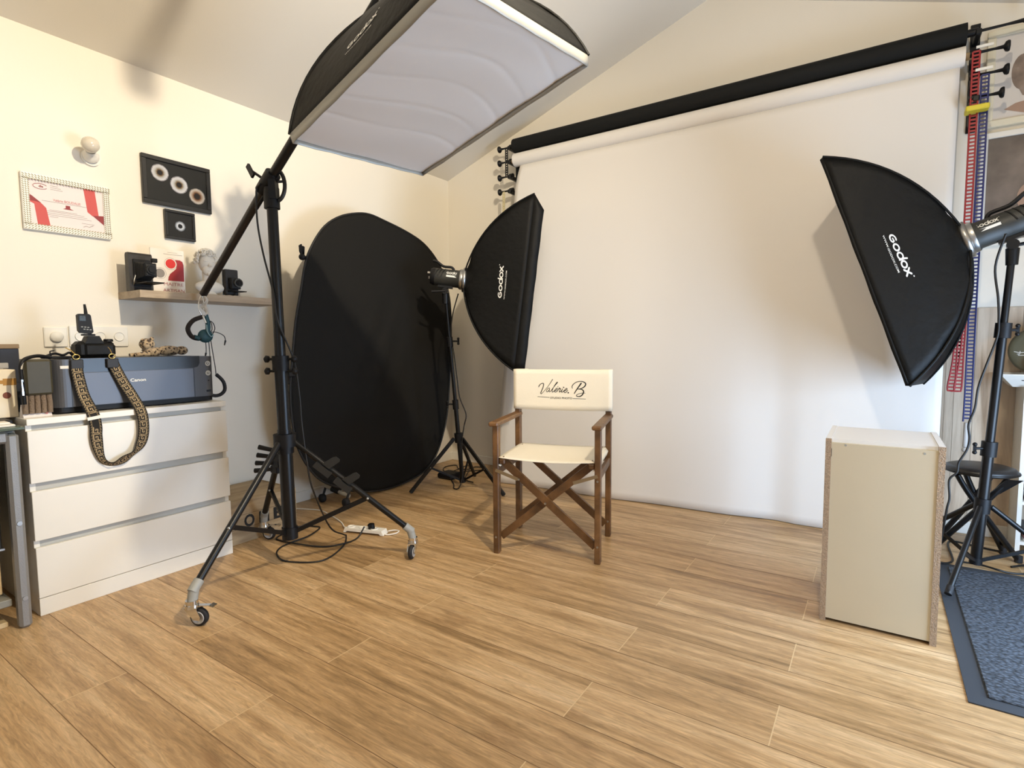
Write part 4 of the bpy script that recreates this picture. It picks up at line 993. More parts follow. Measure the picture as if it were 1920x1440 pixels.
cb = thing('shelf_unit', 'white open shelf unit at the far right holding papers', 'shelf unit', (.90, 3.68, 0))
y0c, y1c = 3.565, YB-.012
b = MB(); b.box((.597, y0c, 0), (.615, y1c, .80)); b.build('side_panel', white_lac, cb)
b = MB(); b.box((1.175, y0c, 0), (1.193, y1c, .80)); b.build('side_panel', white_lac, cb)
b = MB(); b.box((.597, y0c, .80), (1.193, y1c, .818)); b.build('top', white_lac, cb)
for z in (.04, .24, .42, .60):
    b = MB(); b.box((.615, y0c, z), (1.175, y1c, z+.016)); b.build('shelf', white_lac, cb)
for k, (z, n_, lab) in enumerate(((.056, 4, 'bottom shelf'), (.256, 3, 'second shelf from the bottom'), (.436, 4, 'third shelf from the bottom'))):
    zz = z
    for j in range(n_):
        h_ = .012+.006*((j*7+k) % 3); c_ = ['c9c4ba', '7b4a44', 'dfe3e6', '43484e'][(j+k) % 4]
        b = MB(); b.box((.63, y0c+.012+.004*j, zz+.0005), (.84-.01*j, y1c-.01, zz+h_), .001)
        tag(b.build('magazine', mat('cover_'+c_, c_, .5)), '%s magazine %s on the %s of the white unit' % (['grey', 'dull red', 'pale', 'charcoal'][(j+k) % 4], ['lying lowest', 'lying second', 'lying third', 'lying topmost'][j], lab), 'magazine', 'magazines in the white shelf unit')
        zz += h_
tr = thing('tray', 'white flared tray with handle slot on the white shelf unit', 'tray', (.72, 3.62, .818))
b = MB()
tb, tt_ = (.56, 3.60, .90, 3.72), (.505, 3.53, .95, 3.755)
b.add([(tb[0], tb[1], .8185), (tb[2], tb[1], .8185), (tb[2], tb[3], .8185), (tb[0], tb[3], .8185), (tt_[0], tt_[1], .878), (tt_[2], tt_[1], .878), (tt_[2], tt_[3], .878), (tt_[0], tt_[3], .878)], [(0, 1, 2, 3), (0, 1, 5, 4), (1, 2, 6, 5), (2, 3, 7, 6), (3, 0, 4, 7)])
b.build('tray_body', white_lac, tr, solid=.006)
b = MB(); b.prism([(.575, 3.555, .862), (.615, 3.556, .862), (.622, 3.562, .853), (.612, 3.566, .846), (.585, 3.565, .848)], (0, -.006, 0)); b.build('handle_slot', mat('slot_dark', '3b3a3c', .8), tr)
dc = thing('round_gauge', 'olive green round instrument dial with small aeroplane emblem on the tray', 'dial', (.66, 3.64, .88))
b = MB(); dA = V((-.35, -.93, .05)).normalized(); cD = V((.652, 3.64, .995))
b.rev([(0, .012), (.085, .012), (.102, .018), (.112, .012), (.116, 0), (.112, -.014), (0, -.016)], cD, dA, n=48); b.build('dial', mat('olive_enamel', '625c46', .35, var=.15, vscale=9), dc)
b = MB(); c2 = V((.652, 3.60, .925)); b.rev([(.036, .0), (.040, .006), (.046, .006), (.048, 0), (.044, -.01), (0, -.01)], c2, dA, n=32); b.build('bezel', mat('aged_bronze', '6e6249', .4, metal=.6), dc)
xd = V((0, 0, 1)).cross(dA).normalized(); yd = dA.cross(xd)
b = MB(); em = cD+dA*.0135-xd*.065-yd*.012
for pts in ([(-.022, .004), (0, -.001), (.022, .002)], [(0, .006), (0, -.004)], [(-.01, -.008), (0, -.006), (-.004, -.011)], [(-.006, -.014), (.03, -.013)]):
    vs, fs = ribbon2d(pts, .0032); b.add([em+xd*x+yd*y for x, y in vs], fs, False)
b.build('emblem', card_t, dc)

# ---------------------------------------------------------------- white chest of drawers
cd = thing('chest_of_drawers', 'white three-drawer chest against the left wall under the printer', 'chest of drawers', (-2.93, 1.068, 0))
CX, CY0, CY1 = -2.68, .685, 1.452
b = MB(); b.box((-3.18, CY0, 0), (CX-.018, CY0+.018, .75)); b.build('side_panel', white_lac, cd)
b = MB(); b.box((-3.18, CY1-.018, 0), (CX-.018, CY1, .75)); b.build('side_panel', white_lac, cd)
b = MB(); b.box((-3.18, CY0, .75), (CX+.002, CY1, .775), .0015); b.build('top', white_lac, cd)
b = MB(); b.box((-3.18, CY0+.018, .0), (-3.17, CY1-.018, .75)); b.build('back', white_lac, cd)
b = MB(); b.box((CX-.03, CY0+.002, .0), (CX-.020, CY1-.002, .75)); b.build('groove_panel', grip, cd)
b = MB(); b.box((CX-.018, CY0, 0), (CX, CY1, .068), .001); b.build('plinth', white_lac, cd)
for z0_, z1_ in ((.0705, .270), (.298, .492), (.524, .728)):
    b = MB(); b.box((CX-.018, CY0, z0_), (CX, CY1, z1_), .0015); d_ = b.build('drawer', white_lac, cd)

# ---------------------------------------------------------------- printer
PT = .776
pr = thing('printer', 'wide graphite photo printer on the white chest', 'printer', (-2.92, 1.115, PT))
PX = -2.742
def rbox(b, y0_, y1_, z0_, z1_, xf, xb, R, seg=6):
    # body with rounded vertical front corners
    pts = [(xb, y0_)]+[(xf-R+R*math.sin(k*PI/2/seg), y0_+R-R*math.cos(k*PI/2/seg)) for k in range(seg+1)]+[(xf-R+R*math.cos(k*PI/2/seg), y1_-R+R*math.sin(k*PI/2/seg)) for k in range(seg+1)]+[(xb, y1_)]
    b.prism([(x, y, z0_) for x, y in pts], (0, 0, z1_-z0_))
b = MB(); rbox(b, .795, 1.435, PT+.004, PT+.026, PX-.010, -3.12, .03); b.build('base', blackp, pr)
b = MB(); rbox(b, .790, 1.440, PT+.026, .997, PX, -3.12, .045, 8); b.build('casing', printer_g, pr)
b = MB(); b.box((-3.10, .86, .997), (PX-.004, 1.33, 1.001), .001); b.prism([(PX+.0012, y, z) for y, z in ((.855, 1.0), (1.365, 1.0), (1.365, .965), (1.355, .948), (1.335, .943), (.855, .943))], (-.01, 0, 0)); b.build('top_cover', mat('black_gloss', '1c1c1e', .3), pr)
b = MB(); b.box((PX-.004, .857, .803), (PX+.0018, 1.334, .9405), .001); b.build('front_tray', mat('slate_metal', '63656b', .42, metal=.45), pr)
b = MB(); b.box((PX-.002, 1.336, .80), (PX+.0008, 1.3375, .942)); b.build('seam', blackm, pr); b = MB(); b.box((PX-.002, .851, .80), (PX+.0008, .8525, .997)); b.build('seam', blackm, pr)
for z in (.962, .915):
    b = MB(); b.cyl((PX-.004, 1.402, z), (PX+.003, 1.402, z), .0125, n=24); k_ = b.build('button', chrome, pr)
    b = MB(); vs, fs = ribbon2d(arc(0, 0, .005, 100, 400, 12), .0018); b.add([(PX+.0034, 1.402+x, z+y) for x, y in vs], fs, False); b.build('icon', inkm, k_)
b = MB(); b.box((PX-.002, 1.392, .822), (PX+.0012, 1.415, .832), .002); b.build('usb_slot', blackm, pr)
b = MB(); b.cyl((PX-.003, 1.405, .878), (PX+.0008, 1.405, .878), .004, n=12); b.build('indicator', blackm, pr)
b = MB(); put_text(b, 'Canon', (PX+.0024, 1.095, .893), (0, 1, 0), (0, 0, 1), .0135, width=.062, bold=.02); b.build('lettering', whitep, pr)
b = MB(); b.box((PX-.001, .818, .960), (PX+.0012, .846, .972)); b.build('sticker', card_t, pr)

# ---------------------------------------------------------------- camera with flash trigger and patterned strap
km = thing('camera', 'black camera with upright flash trigger standing on the printer', 'camera', (-2.87, .98, 1.0015))
kx = -2.865
b = MB(); b.box((kx-.035, .905, 1.0015), (kx+.03, 1.055, 1.066), .014); b.box((kx-.03, .903, 1.0), (kx+.045, .945, 1.072), .015)
b.prism([(kx-.03, .94, 1.062), (kx-.03, 1.01, 1.062), (kx-.03, .995, 1.095), (kx-.03, .955, 1.095)], (.055, 0, 0))
b.box((kx-.05, 1.0, 1.03), (kx+.02, 1.052, 1.072), .01)
b.build('body', mat('camera_black', '0b0b0b', .55, bump=.1, bscale=300, spec=.3), km)
b = MB(); b.cyl((kx-.03, .975, 1.035), (kx-.10, .975, 1.035), .036, .038, n=28); b.cyl((kx-.10, .975, 1.035), (kx-.13, .975, 1.035), .040, n=28); b.build('lens', blackp, km)
b = MB(); b.rev([(0, .012), (.016, .012), (.018, .008), (.018, 0)], (kx, 1.035, 1.070), n=20); b.build('mode_dial', blackp, km)
tg = thing('flash_trigger', 'black wireless flash trigger with short antenna in the camera hot shoe', 'flash trigger', (kx, .955, 1.096))
b = MB(); b.box((kx-.018, .94, 1.096), (kx+.012, .985, 1.104), .002); b.prism([(kx-.010, .925, 1.118), (kx-.010, .932, 1.108), (kx-.010, .970, 1.104), (kx-.010, .978, 1.112), (kx-.010, .972, 1.183), (kx-.010, .966, 1.190), (kx-.010, .930, 1.190), (kx-.010, .924, 1.184)], (.022, 0, 0)); b.build('body', blackp, tg)
b = MB(); b.tube([(kx, .958, 1.188), (kx, .957, 1.21), (kx, .955, 1.232)], lambda q: .0075-.003*q, n=10); b.build('antenna', blackp, tg)
b = MB(); b.box((kx+.012, .930, 1.160), (kx+.0128, .952, 1.182)); b.build('screen', mat('lcd_grey', '2e332e', .2), tg)
b = MB()
for y, z in ((.934, 1.132), (.945, 1.131), (.956, 1.130), (.942, 1.122), (.953, 1.121), (.964, 1.120)): b.box((kx+.012, y, z), (kx+.0132, y+.007, z+.004))
b.build('key', greypl, tg)
strapm_d = mat('black_webbing', '15120f', .8, bump=.2, bscale=500)
# strap: one continuous band draped over the printer front and chest
SPATH = [(-2.80, .912, 1.004), (-2.745, .918, 1.004), (-2.725, .862, .985), (-2.724, .868, .95), (-2.722, .874, .90), (-2.712, .885, .83), (-2.672, .897, .77), (-2.668, .902, .72), (-2.666, .895, .68), (-2.664, .905, .62), (-2.660, .917, .575), (-2.655, .945, .558), (-2.655, .985, .572), (-2.655, 1.035, .600), (-2.655, 1.066, .650), (-2.658, 1.072, .71), (-2.664, 1.066, .77), (-2.708, 1.052, .84), (-2.722, 1.024, .90), (-2.724, 1.004, .96), (-2.726, 1.0, .995), (-2.80, 1.02, 1.004)]
SPATH = [(-2.735, .872, .985), (-2.730, .870, .95), (-2.728, .876, .90), (-2.715, .884, .84), (-2.674, .896, .775), (-2.668, .902, .72), (-2.666, .900, .68), (-2.664, .905, .62), (-2.662, .917, .575), (-2.658, .945, .556), (-2.657, .985, .566), (-2.657, 1.035, .595), (-2.658, 1.064, .640), (-2.660, 1.074, .70), (-2.666, 1.070, .765), (-2.706, 1.056, .83), (-2.724, 1.032, .89), (-2.728, 1.010, .945), (-2.733, .998, .985)]
PS = spline([V(p) for p in SPATH], 10)
cst = thing('camera_strap', 'black camera strap with tan Greek key pattern hanging over the drawers', 'strap', (-2.66, .98, .555))
tot = [0]
for a, c in zip(PS, PS[1:]): tot.append(tot[-1]+(c-a).length)
TL = tot[-1]
def sp_at(s):
    s = max(0, min(TL*.99999, s)); import bisect
    i = min(len(PS)-2, bisect.bisect_right(tot, s)-1); k = (s-tot[i])/(tot[i+1]-tot[i])
    p = PS[i].lerp(PS[i+1], k); d = (PS[i+1]-PS[i]).normalized()
    f = s/TL
    # width direction: along +y on the hanging limbs, turning on edge at the bottom bend
    n_ = V((1, 0, .0))
    wdir = n_.cross(d).normalized()
    tw = math.exp(-((f-.46)/.05)**2)*1.1+math.exp(-((f-.56)/.04)**2)*.9
    wdir = wdir*math.cos(tw)+n_*math.sin(tw)*.8
    return p, d, wdir
SW = .043
def strap_pt(s, v, off=0):   # v -0.5..0.5
    p, d, wd_ = sp_at(s); n_ = wd_.cross(d).normalized()
    if n_.x < 0: n_ = -n_
    fn = 1-.35*math.exp(-((s/TL-.42)/.05)**2)
    return p+wd_*(v*SW*fn)+n_*off
b = MB(); b.grid(lambda u, v: strap_pt(u*TL, v-.5), 150, 4); band = b.build('webbing', strapm_d, cst, solid=.0016)
b = MB()
def stro(pts, wd_):   # pts in (s, v metres)
    q = []
    for a, c in zip(pts, pts[1:]):
        for k in range(3): q.append((a[0]+(c[0]-a[0])*k/3, a[1]+(c[1]-a[1])*k/3))
    q.append(pts[-1]); vs, fs = ribbon2d(q, wd_, 4); b.add([strap_pt(x, y/SW, .0014) for x, y in vs], fs, False)
s = .014; st_ = .030
while s < TL-.035:
    if abs(s-.245) > .022:
        h_ = .0098
        stro([(s, -h_), (s+.024, -h_), (s+.024, h_*.5), (s+.009, h_*.5), (s+.009, -h_*.2), (s+.0155, -h_*.2)], .0030)
        stro([(s+.024, h_*.5), (s+.024, h_), (s+.030, h_), (s+.030, -h_)], .0026)
    s += st_
for sg in (-1, 1):
    stro([(k, sg*.0130) for k in [.012+.01*i for i in range(int((TL-.03)/.01))]], .0009)
    s = .014
    while s < TL-.02:
        stro([(s, sg*.0158), (s+.006, sg*.0158), (s+.006, sg*.0188)], .0010); s += .0115
b.build('key_pattern', tan, band)
b = MB(); p, d, wd_ = sp_at(.245); b.beam(p-wd_*.025+V((.002, 0, 0)), p+wd_*.025+V((.002, 0, 0)), .005, .013, d); b.build('buckle', base_w, cst)
for s0, yy in ((0.0, -1), (TL, 1)):
    e = PS[0] if s0 == 0 else PS[-1]
    b = MB(); b.box((e.x-.006, e.y-.022, e.z-.028), (e.x+.006, e.y+.022, e.z+.012), .003); b.build('leather_end', mat('black_leather', '1a1715', .5), cst)
    b = MB(); b.tube([e+V((.0, .012*math.cos(a), .022+.010*math.sin(a))) for a in [k*PI/6 for k in range(12)]], .0022, n=6, closed=True); b.tube([e+V((0, 0, .03)), e+V((-.03, .006*yy, .048)), e+V((-.07, .012*yy, .06))], .0022, n=6); b.build('gold_clasp', gold, cst)

# other small things on the printer
b = MB(); b.box((-2.90, .800, 1.001), (-2.80, .895, 1.010), .003); b.tube([(-2.82, .80, 1.012), (-2.83, .83, 1.022), (-2.84, .86, 1.014), (-2.85, .885, 1.024), (-2.86, .90, 1.012)], .005, n=8, sub=4); b.tube([(-2.82, .815, 1.012), (-2.82, .812, 1.030), (-2.82, .826, 1.033)], .0028, n=6, sub=3)
tag(b.build('cable_release', blackp), 'flat black strap and remote cable left of the camera on the printer', 'remote cable')
leo = bpy.data.materials.new('leopard_plush'); leo.use_nodes = True; N = leo.node_tree.nodes; L = leo.node_tree.links; bs = N['Principled BSDF']; bs.inputs['Roughness'].default_value = .9; bs.inputs['Sheen Weight'].default_value = .3
tc = N.new('ShaderNodeTexCoord'); nz = N.new('ShaderNodeTexNoise'); nz.inputs['Scale'].default_value = 60; mxv = N.new('ShaderNodeMix'); mxv.data_type = 'VECTOR'; mxv.inputs['Factor'].default_value = .02; L.new(tc.outputs['Object'], nz.inputs['Vector']); L.new(tc.outputs['Object'], mxv.inputs['A']); L.new(nz.outputs['Color'], mxv.inputs['B'])
vo = N.new('ShaderNodeTexVoronoi'); vo.inputs['Scale'].default_value = 75; L.new(mxv.outputs['Result'], vo.inputs['Vector'])
rp = ramp(N, [(0, C('5a4130')), (.22, C('3a2a20')), (.36, C('2e211a')), (.42, C('9c8566')), (.7, C('b39c7c'))]); L.new(vo.outputs['Distance'], rp.inputs[0]); L.new(rp.outputs[0], bs.inputs['Base Color'])
plx = -2.90
pt = thing('plush_toy', 'leopard print plush toy lying on the right half of the printer', 'soft toy', (plx, 1.26, 1.001))
b = MB(); b.ball((plx, 1.30, 1.026), .026, sx=1.0, sy=2.2, sz=.95, n=20, m=12); b.ball((plx, 1.36, 1.026), .022, sx=1, sy=1.3, sz=1.0); b.tube([(plx, 1.25, 1.022), (plx, 1.215, 1.022), (plx, 1.20, 1.04)], .022, n=14, sub=4)
b.build('body', leo, pt)
b = MB(); b.ball((plx, 1.205, 1.058), .030, sx=.95, sy=1.1, sz=.95, n=20, m=14); b.ball((plx+.012, 1.183, 1.075), .010); b.ball((plx+.012, 1.222, 1.082), .010); b.ball((plx+.025, 1.192, 1.05), .014); b.build('head', leo, pt)
b = MB(); b.tube([(plx, 1.19, 1.012), (plx+.01, 1.16, 1.010), (plx+.012, 1.125, 1.006)], .010, n=10, sub=4); b.tube([(plx+.03, 1.20, 1.012), (plx+.035, 1.165, 1.012), (plx+.03, 1.14, 1.008)], .010, n=10, sub=4); b.build('paw', leo, pt)

# ---------------------------------------------------------------- left end of the chest top
pc = thing('pouch', 'dark olive pouch with black carrying strap hanging on the left end of the printer', 'pouch', (-2.72, .74, .83))
b = MB(); b.box((-2.78, .70, .862), (-2.715, .786, 1.000), .008); b.build('body', mat('olive_leather', '3f3a28', .5, var=.2, vscale=20), pc)
b = MB(); b.tube([(-2.712, .692, .83), (-2.708, .690, .90), (-2.71, .688, .965), (-2.715, .70, 1.0), (-2.75, .75, 1.014), (-2.78, .80, 1.006)], .007, n=8, sub=5); b.build('strap', blackp, pc)
b = MB(); b.beam((-2.703, .688, .865), (-2.703, .688, .925), .003, .005, (0, 1, 0)); b.build('metal_trim', chrome, pc); b = MB(); b.beam((-2.703, .688, .965), (-2.707, .694, .99), .003, .005, (0, 1, 0)); b.build('metal_trim', chrome, pc)
b = MB()
for k in range(5): b.tube([(-2.735, .702+.018*k, .862), (-2.735, .700+.019*k, .83), (-2.73, .698+.019*k, .79)], .0095, n=8)
b.build('fringe', mat('taupe_fur', '7c6a58', .9, bump=.6, bscale=200), pc)
ch_ = thing('card_holder', 'small white card with red emblem standing on the front left of the chest', 'card', (-2.75, .735, .775))
b = MB(); b.prism([(-2.725, .690, .7755), (-2.775, .690, .7755), (-2.752, .690, .826)], (.0, .088, 0)); b.build('card', mat('card_pink_white', 'e6dcd8', .6), ch_)
nrm = V((.0505, 0, .027)).normalized(); e1 = V((0, 1, 0)); e2 = nrm.cross(e1)*1
e2 = V((-.027, 0, .0505)).normalized()
b = MB(); put_text(b, 'Studio photo', V((-2.7375, .734, .806))+nrm*.001, e1, e2, .006, width=.062); put_text(b, 'N2', V((-2.7290, .702, .787))+nrm*.001, e1, e2, .006); b.beam(V((-2.7345, .70, .7985))+nrm*.0005, V((-2.7345, .765, .7985))+nrm*.0005, .0008, .0008); b.build('lettering', greym, ch_)
b = MB(); vs, fs = ribbon2d(arc(0, 0, .004, 0, 300, 10), .003); b.add([V((-2.7285, .762, .790))+nrm*.001+e1*x+e2*y for x, y in vs], fs, False); b.build('red_emblem', redm, ch_)
# glass topped desk with grey metal frame in the left foreground
ds = thing('desk', 'grey metal framed desk with glass top cut off by the left edge', 'desk', (-2.85, .3, 0))
alum = mat('hammered_grey_paint', '8b8a88', .38, metal=.35, bump=.15, bscale=350)
DXF, DY = -2.612, .645
b = MB(); b.box((DXF-.045, DY-.038, 0.0), (DXF, DY, .735), .010); b.build('leg', alum, ds)
b = MB(); b.box((-3.15, DY-.038, 0.0), (-3.105, DY, .735), .010); b.build('leg', alum, ds)
b = MB(); b.box((DXF-.045, -.65, 0.0), (DXF, -.612, .735), .010); b.build('leg', alum, ds)
b = MB(); b.box((DXF-.045, -.62, .700), (DXF, DY-.03, .745), .008); b.build('front_rail', alum, ds)
b = MB(); b.box((-3.11, DY-.038, .70), (DXF-.04, DY, .745), .008); b.build('side_rail', alum, ds)
b = MB(); b.box((-3.16, -.68, .748), (DXF+.02, DY+.012, .758), .002); b.build('glass_top', mat('green_glass', '8fa79a', .08, trans=.7), ds)
for z in (.40, .115):
    b = MB(); b.cyl((DXF-.001, DY-.018, z), (DXF+.004, DY-.018, z), .008, n=14); b.build('bolt_cap', steel, ds)
b = MB(); b.box((-3.14, -.6, .30), (-2.68, .590, .66), .004); cabn = tag(b.build('drawer_pedestal', mat('dark_cabinet', '1d1d1d', .4)), 'black cabinet hung inside the grey metal desk', 'cabinet')
b = MB(); b.box((-3.14, -.6, .30), (-2.66, .592, .307)); b.build('shelf_edge', steel, cabn)
cr2 = thing('wooden_box', 'pale wooden box on the lower shelf of the metal desk', 'box', (-2.9, .3, .115))
b = MB(); b.box((-3.12, -.3, .122), (-2.70, .585, .295), .003); b.build('box_body', boxwood, cr2)
b = MB(); b.box((-3.10, -.60, .085), (-2.655, .600, .112), .003); b.build('lower_shelf', mat('grey_shelf', '8a887f', .5), ds)
b = MB(); b.box((-3.10, -.60, .0), (-2.68, .590, .020), .003); tag(b.build('floor_board', boxwood), 'pale wooden board lying on the floor under the desk', 'board')
# things on the desk corner
b = MB(); b.box((-3.05, .42, .7585), (-2.70, .652, .775), .002); tag(b.build('laptop', blackp), 'flat black device lying on the glass desk top', 'device')
bw = thing('gift_box', 'white box printed with a golden brush standing on the desk', 'box', (-2.9, .62, .776))
b = MB(); b.box((-2.92, .44, .776), (-2.80, .695, .962), .002); b.build('carton', mat('cream_carton', 'efe2c8', .55), bw)
b = MB(); b.box((-2.80, .60, .908), (-2.799, .66, .922)); b.box((-2.80, .655, .902), (-2.7988, .695, .928)); b.box((-2.80, .60, .85), (-2.7992, .636, .90)); b.build('brush_print', mat('amber_print', 'b98a45', .6), bw)
b = MB(); b.cyl((-2.80, .664, .863), (-2.7988, .664, .863), .0125, n=20); b.build('oval_seal', mat('brown_seal', '7b4436', .6), bw)
nb = thing('navy_folder', 'dark navy panel with brown top edge leaning on the wall above the desk', 'folder', (-3.0, .6, .776))
b = MB(); b.box((-3.02, .35, .90), (-3.00, .760, 1.043), .002); b.build('panel', mat('navy_board', '252c3c', .6), nb)
b = MB(); b.box((-3.022, .35, 1.043), (-2.998, .762, 1.062), .002); b.build('edge', mat('brown_edge', '8d7556', .6), nb)
b = MB(); b.box((-3.02, .35, .776), (-3.00, .758, .90), .002); b.build('base', mat('navy_board', '252c3c', .6), nb)
b = MB(); b.box((-2.99, .60, .962), (-2.975, .718, .985), .002); b.box((-2.99, .60, .776), (-2.975, .70, .962)); tag(b.build('clear_holder', clearch), 'pale grey holder in front of the navy panel', 'holder')
b = MB(); b.box((-2.74, .50, .7585), (-2.625, .640, .7665), .002); b.box((-2.735, .50, .767), (-2.64, .630, .7745), .002); tag(b.build('paper_stack', card_t), 'stack of white papers at the front corner of the glass desk', 'papers')

# ---------------------------------------------------------------- wall things on the left wall
def wall_frame(name, label, cat, y0_, y1_, z0_, z1_, fw, fm, pic, dep, group=None):
    t = thing(name, label, cat, (XW+.01, (y0_+y1_)/2, z0_), 0, group); X0, X1 = XW+.002, XW+dep
    for lo, hi in (((y0_, z0_), (y1_, z0_+fw)), ((y0_, z1_-fw), (y1_, z1_)), ((y0_, z0_+fw), (y0_+fw, z1_-fw)), ((y1_-fw, z0_+fw), (y1_, z1_-fw))):
        b = MB(); b.box((X0, lo[0], lo[1]), (X1, hi[0], hi[1]), .002); b.build('frame_side', fm, t)
    b = MB(); b.box((X0, y0_+fw, z0_+fw), (X1-.008, y1_-fw, z1_-fw)); pb = b.build('print', pic, t)
    return t, X1-.0078
def pad(b, X, pts, th=.0006): b.prism([(X, y, z) for y, z in pts], (th, 0, 0))
certm = mat('certificate_paper', 'e6d8d4', .5)
cert, X = wall_frame('certificate', 'certificate with red ribbons in a white braided frame on the left wall', 'certificate', .852, 1.185, 1.574, 1.825, .026, mat('braided_white', 'f0eee6', .35), certm, .020)
b = MB()
n_ = 30
for k in range(n_):   # braid relief
    y = .856+.325*k/(n_-1)
    for z in (1.578, 1.588, 1.597): b.beam((XW+.0205, y, z), (XW+.0205, y+.007, z+.006), .003, .003, (1, 0, 0))
    for z in (1.801, 1.81, 1.819): b.beam((XW+.0205, y, z), (XW+.0205, y+.007, z-.006), .003, .003, (1, 0, 0))
for k in range(22):
    z = 1.602+.2*k/21
    for y in (.855, .864, .873): b.beam((XW+.0205, y, z), (XW+.0205, y+.005, z-.006), .003, .003, (1, 0, 0))
    for y in (1.161, 1.170, 1.179): b.beam((XW+.0205, y, z), (XW+.0205, y+.005, z-.006), .003, .003, (1, 0, 0))
b.build('braid', mat('braid_shade', '9a9270', .4), cert)
y0_, z0_ = .878, 1.60; Wd, Hd = .281, .199
Q = lambda u, v: (y0_+u*Wd, z0_+v*Hd)
b = MB(); pad(b, X, [Q(.0, .66), Q(.03, .64), Q(.16, .48), Q(.21, .40), Q(.25, .01), Q(.09, .01), Q(.06, .46), Q(0, .5)]); b.build('red_ribbon', redm, cert)
b = MB(); pad(b, X, [Q(.73, .995), Q(.89, .995), Q(.93, .38), Q(.84, .38), Q(.77, .46)]); b.build('red_ribbon', redm, cert)
b = MB(); pad(b, X+.0003, [Q(0, .66), Q(.03, .64), Q(.15, .50), Q(.07, .52), Q(0, .52)]); b.build('ribbon_fold', redd, cert)
b = MB(); pad(b, X+.0003, [Q(.84, .39), Q(.998, .42), Q(.998, .20)]); b.build('ribbon_fold', redd, cert)
b = MB(); vs, fs = ribbon2d(arc(.075*Wd*2, .87*Hd, .026, 30, 330, 20, ry=.012), .002); b.add([(X+.001, y0_+x, z0_+y) for x, y in vs], fs, False)
put_text(b, 'dia', (X+.001, y0_+.16*Wd, z0_+.85*Hd), (0, 1, 0), (0, 0, 1), .010, bold=.02)
b.build('logo', redd, cert)
b = MB(); put_text(b, 'Valérie BOUDALIS', (X+.001, y0_+.49*Wd, z0_+.585*Hd), (0, 1, 0), (0, 0, 1), .011, width=.105, bold=.01)
b.build('name_line', mat('pink_print', 'c9908c', .6), cert)
b = MB()
for u0, u1, v in ((.16, .76, .56), (.25, .62, .37), (.22, .72, .34), (.22, .76, .30), (.22, .82, .26), (.25, .36, .22), (.68, .86, .17), (.28, .38, .92), (.28, .42, .88), (.28, .44, .84)):
    a = Q(u0, v); c = Q(u1, v); pad(b, X, [a, c, (c[0], c[1]+.0013), (a[0], a[1]+.0013)])
vs, fs = ribbon2d([(.70*Wd, .09*Hd), (.74*Wd, .12*Hd), (.78*Wd, .10*Hd), (.84*Wd, .15*Hd)], .002); b.add([(X+.001, y0_+x, z0_+y) for x, y in vs], fs, False)
b.build('text_lines', greym, cert)
b = MB(); pad(b, X, [Q(.43, .44), Q(.58, .44), Q(.53, .47), Q(.53, .53), Q(.47, .53), Q(.47, .47)]); b.build('emblem', redd, cert)

framebk = mat('black_frame', '1d1c1b', .4); printbk = mat('black_print', '1c1c1a', .3)
def iris_mat(name, rings):
    m = bpy.data.materials.new(name); m.use_nodes = True; N = m.node_tree.nodes; L = m.node_tree.links; b_ = N['Principled BSDF']; b_.inputs['Roughness'].default_value = .3
    uv = N.new('ShaderNodeAttribute'); uv.attribute_name = 'plank'; sp = N.new('ShaderNodeSeparateColor'); L.new(uv.outputs['Color'], sp.inputs[0])
    cmb = N.new('ShaderNodeCombineXYZ'); m1 = N.new('ShaderNodeMath'); m1.operation = 'MULTIPLY'; m1.inputs[1].default_value = 3; m2 = N.new('ShaderNodeMath'); m2.operation = 'MULTIPLY'; m2.inputs[1].default_value = 22
    L.new(sp.outputs[0], m1.inputs[0]); L.new(sp.outputs[1], m2.inputs[0]); L.new(m1.outputs[0], cmb.inputs[0]); L.new(m2.outputs[0], cmb.inputs[1])
    n = N.new('ShaderNodeTexNoise'); n.inputs['Scale'].default_value = 1; n.inputs['Detail'].default_value = 3; L.new(cmb.outputs[0], n.inputs['Vector'])
    ad = N.new('ShaderNodeMath'); ad.operation = 'MULTIPLY_ADD'; ad.inputs[1].default_value = .22; L.new(n.outputs['Fac'], ad.inputs[0])
    s2 = N.new('ShaderNodeMath'); s2.operation = 'SUBTRACT'; s2.inputs[1].default_value = .11; L.new(sp.outputs[0], s2.inputs[0]); L.new(s2.outputs[0], ad.inputs[2])
    r = ramp(N, rings); L.new(ad.outputs[0], r.inputs[0]); L.new(r.outputs[0], b_.inputs['Base Color']); return m
def iris(parent, X, cy, cz, R, m):
    b = MB(); at = []; NR_, NA = 10, 48; vs = [(X+.001, cy, cz)]
    for k in range(1, NR_+1):
        for i in range(NA):
            a = 2*PI*i/NA; vs.append((X+.001, cy+R*k/NR_*math.cos(a), cz+R*k/NR_*math.sin(a)))
    fs = [(0, 1+i, 1+(i+1) % NA) for i in range(NA)]; at = [(.03, i/NA, 0, 1) for i in range(NA)]
    for k in range(1, NR_):
        for i in range(NA):
            fs.append((1+(k-1)*NA+i, 1+(k-1)*NA+(i+1) % NA, 1+k*NA+(i+1) % NA, 1+k*NA+i)); at.append(((k+.5)/NR_, i/NA, 0, 1))
    b.add(vs, fs, False); b.build('iris_print', m, parent, attrs=at)
ir1 = iris_mat('iris_blue_grey', [(0, C('171310')), (.28, C('1a1411')), (.36, C('6b5034')), (.46, C('8f8878')), (.6, C('b3b2b2')), (.85, C('c7c6c8')), (.97, C('6f6c70'))])
ir2 = iris_mat('iris_brown', [(0, C('171310')), (.35, C('221a15')), (.45, C('6b4428')), (.65, C('9c8a78')), (.85, C('b5aea6')), (.97, C('6a645e'))])
ir3 = iris_mat('iris_white', [(0, C('0d0d10')), (.38, C('101014')), (.48, C('d0d4da')), (.75, C('9aa0a8')), (.97, C('26282c'))])
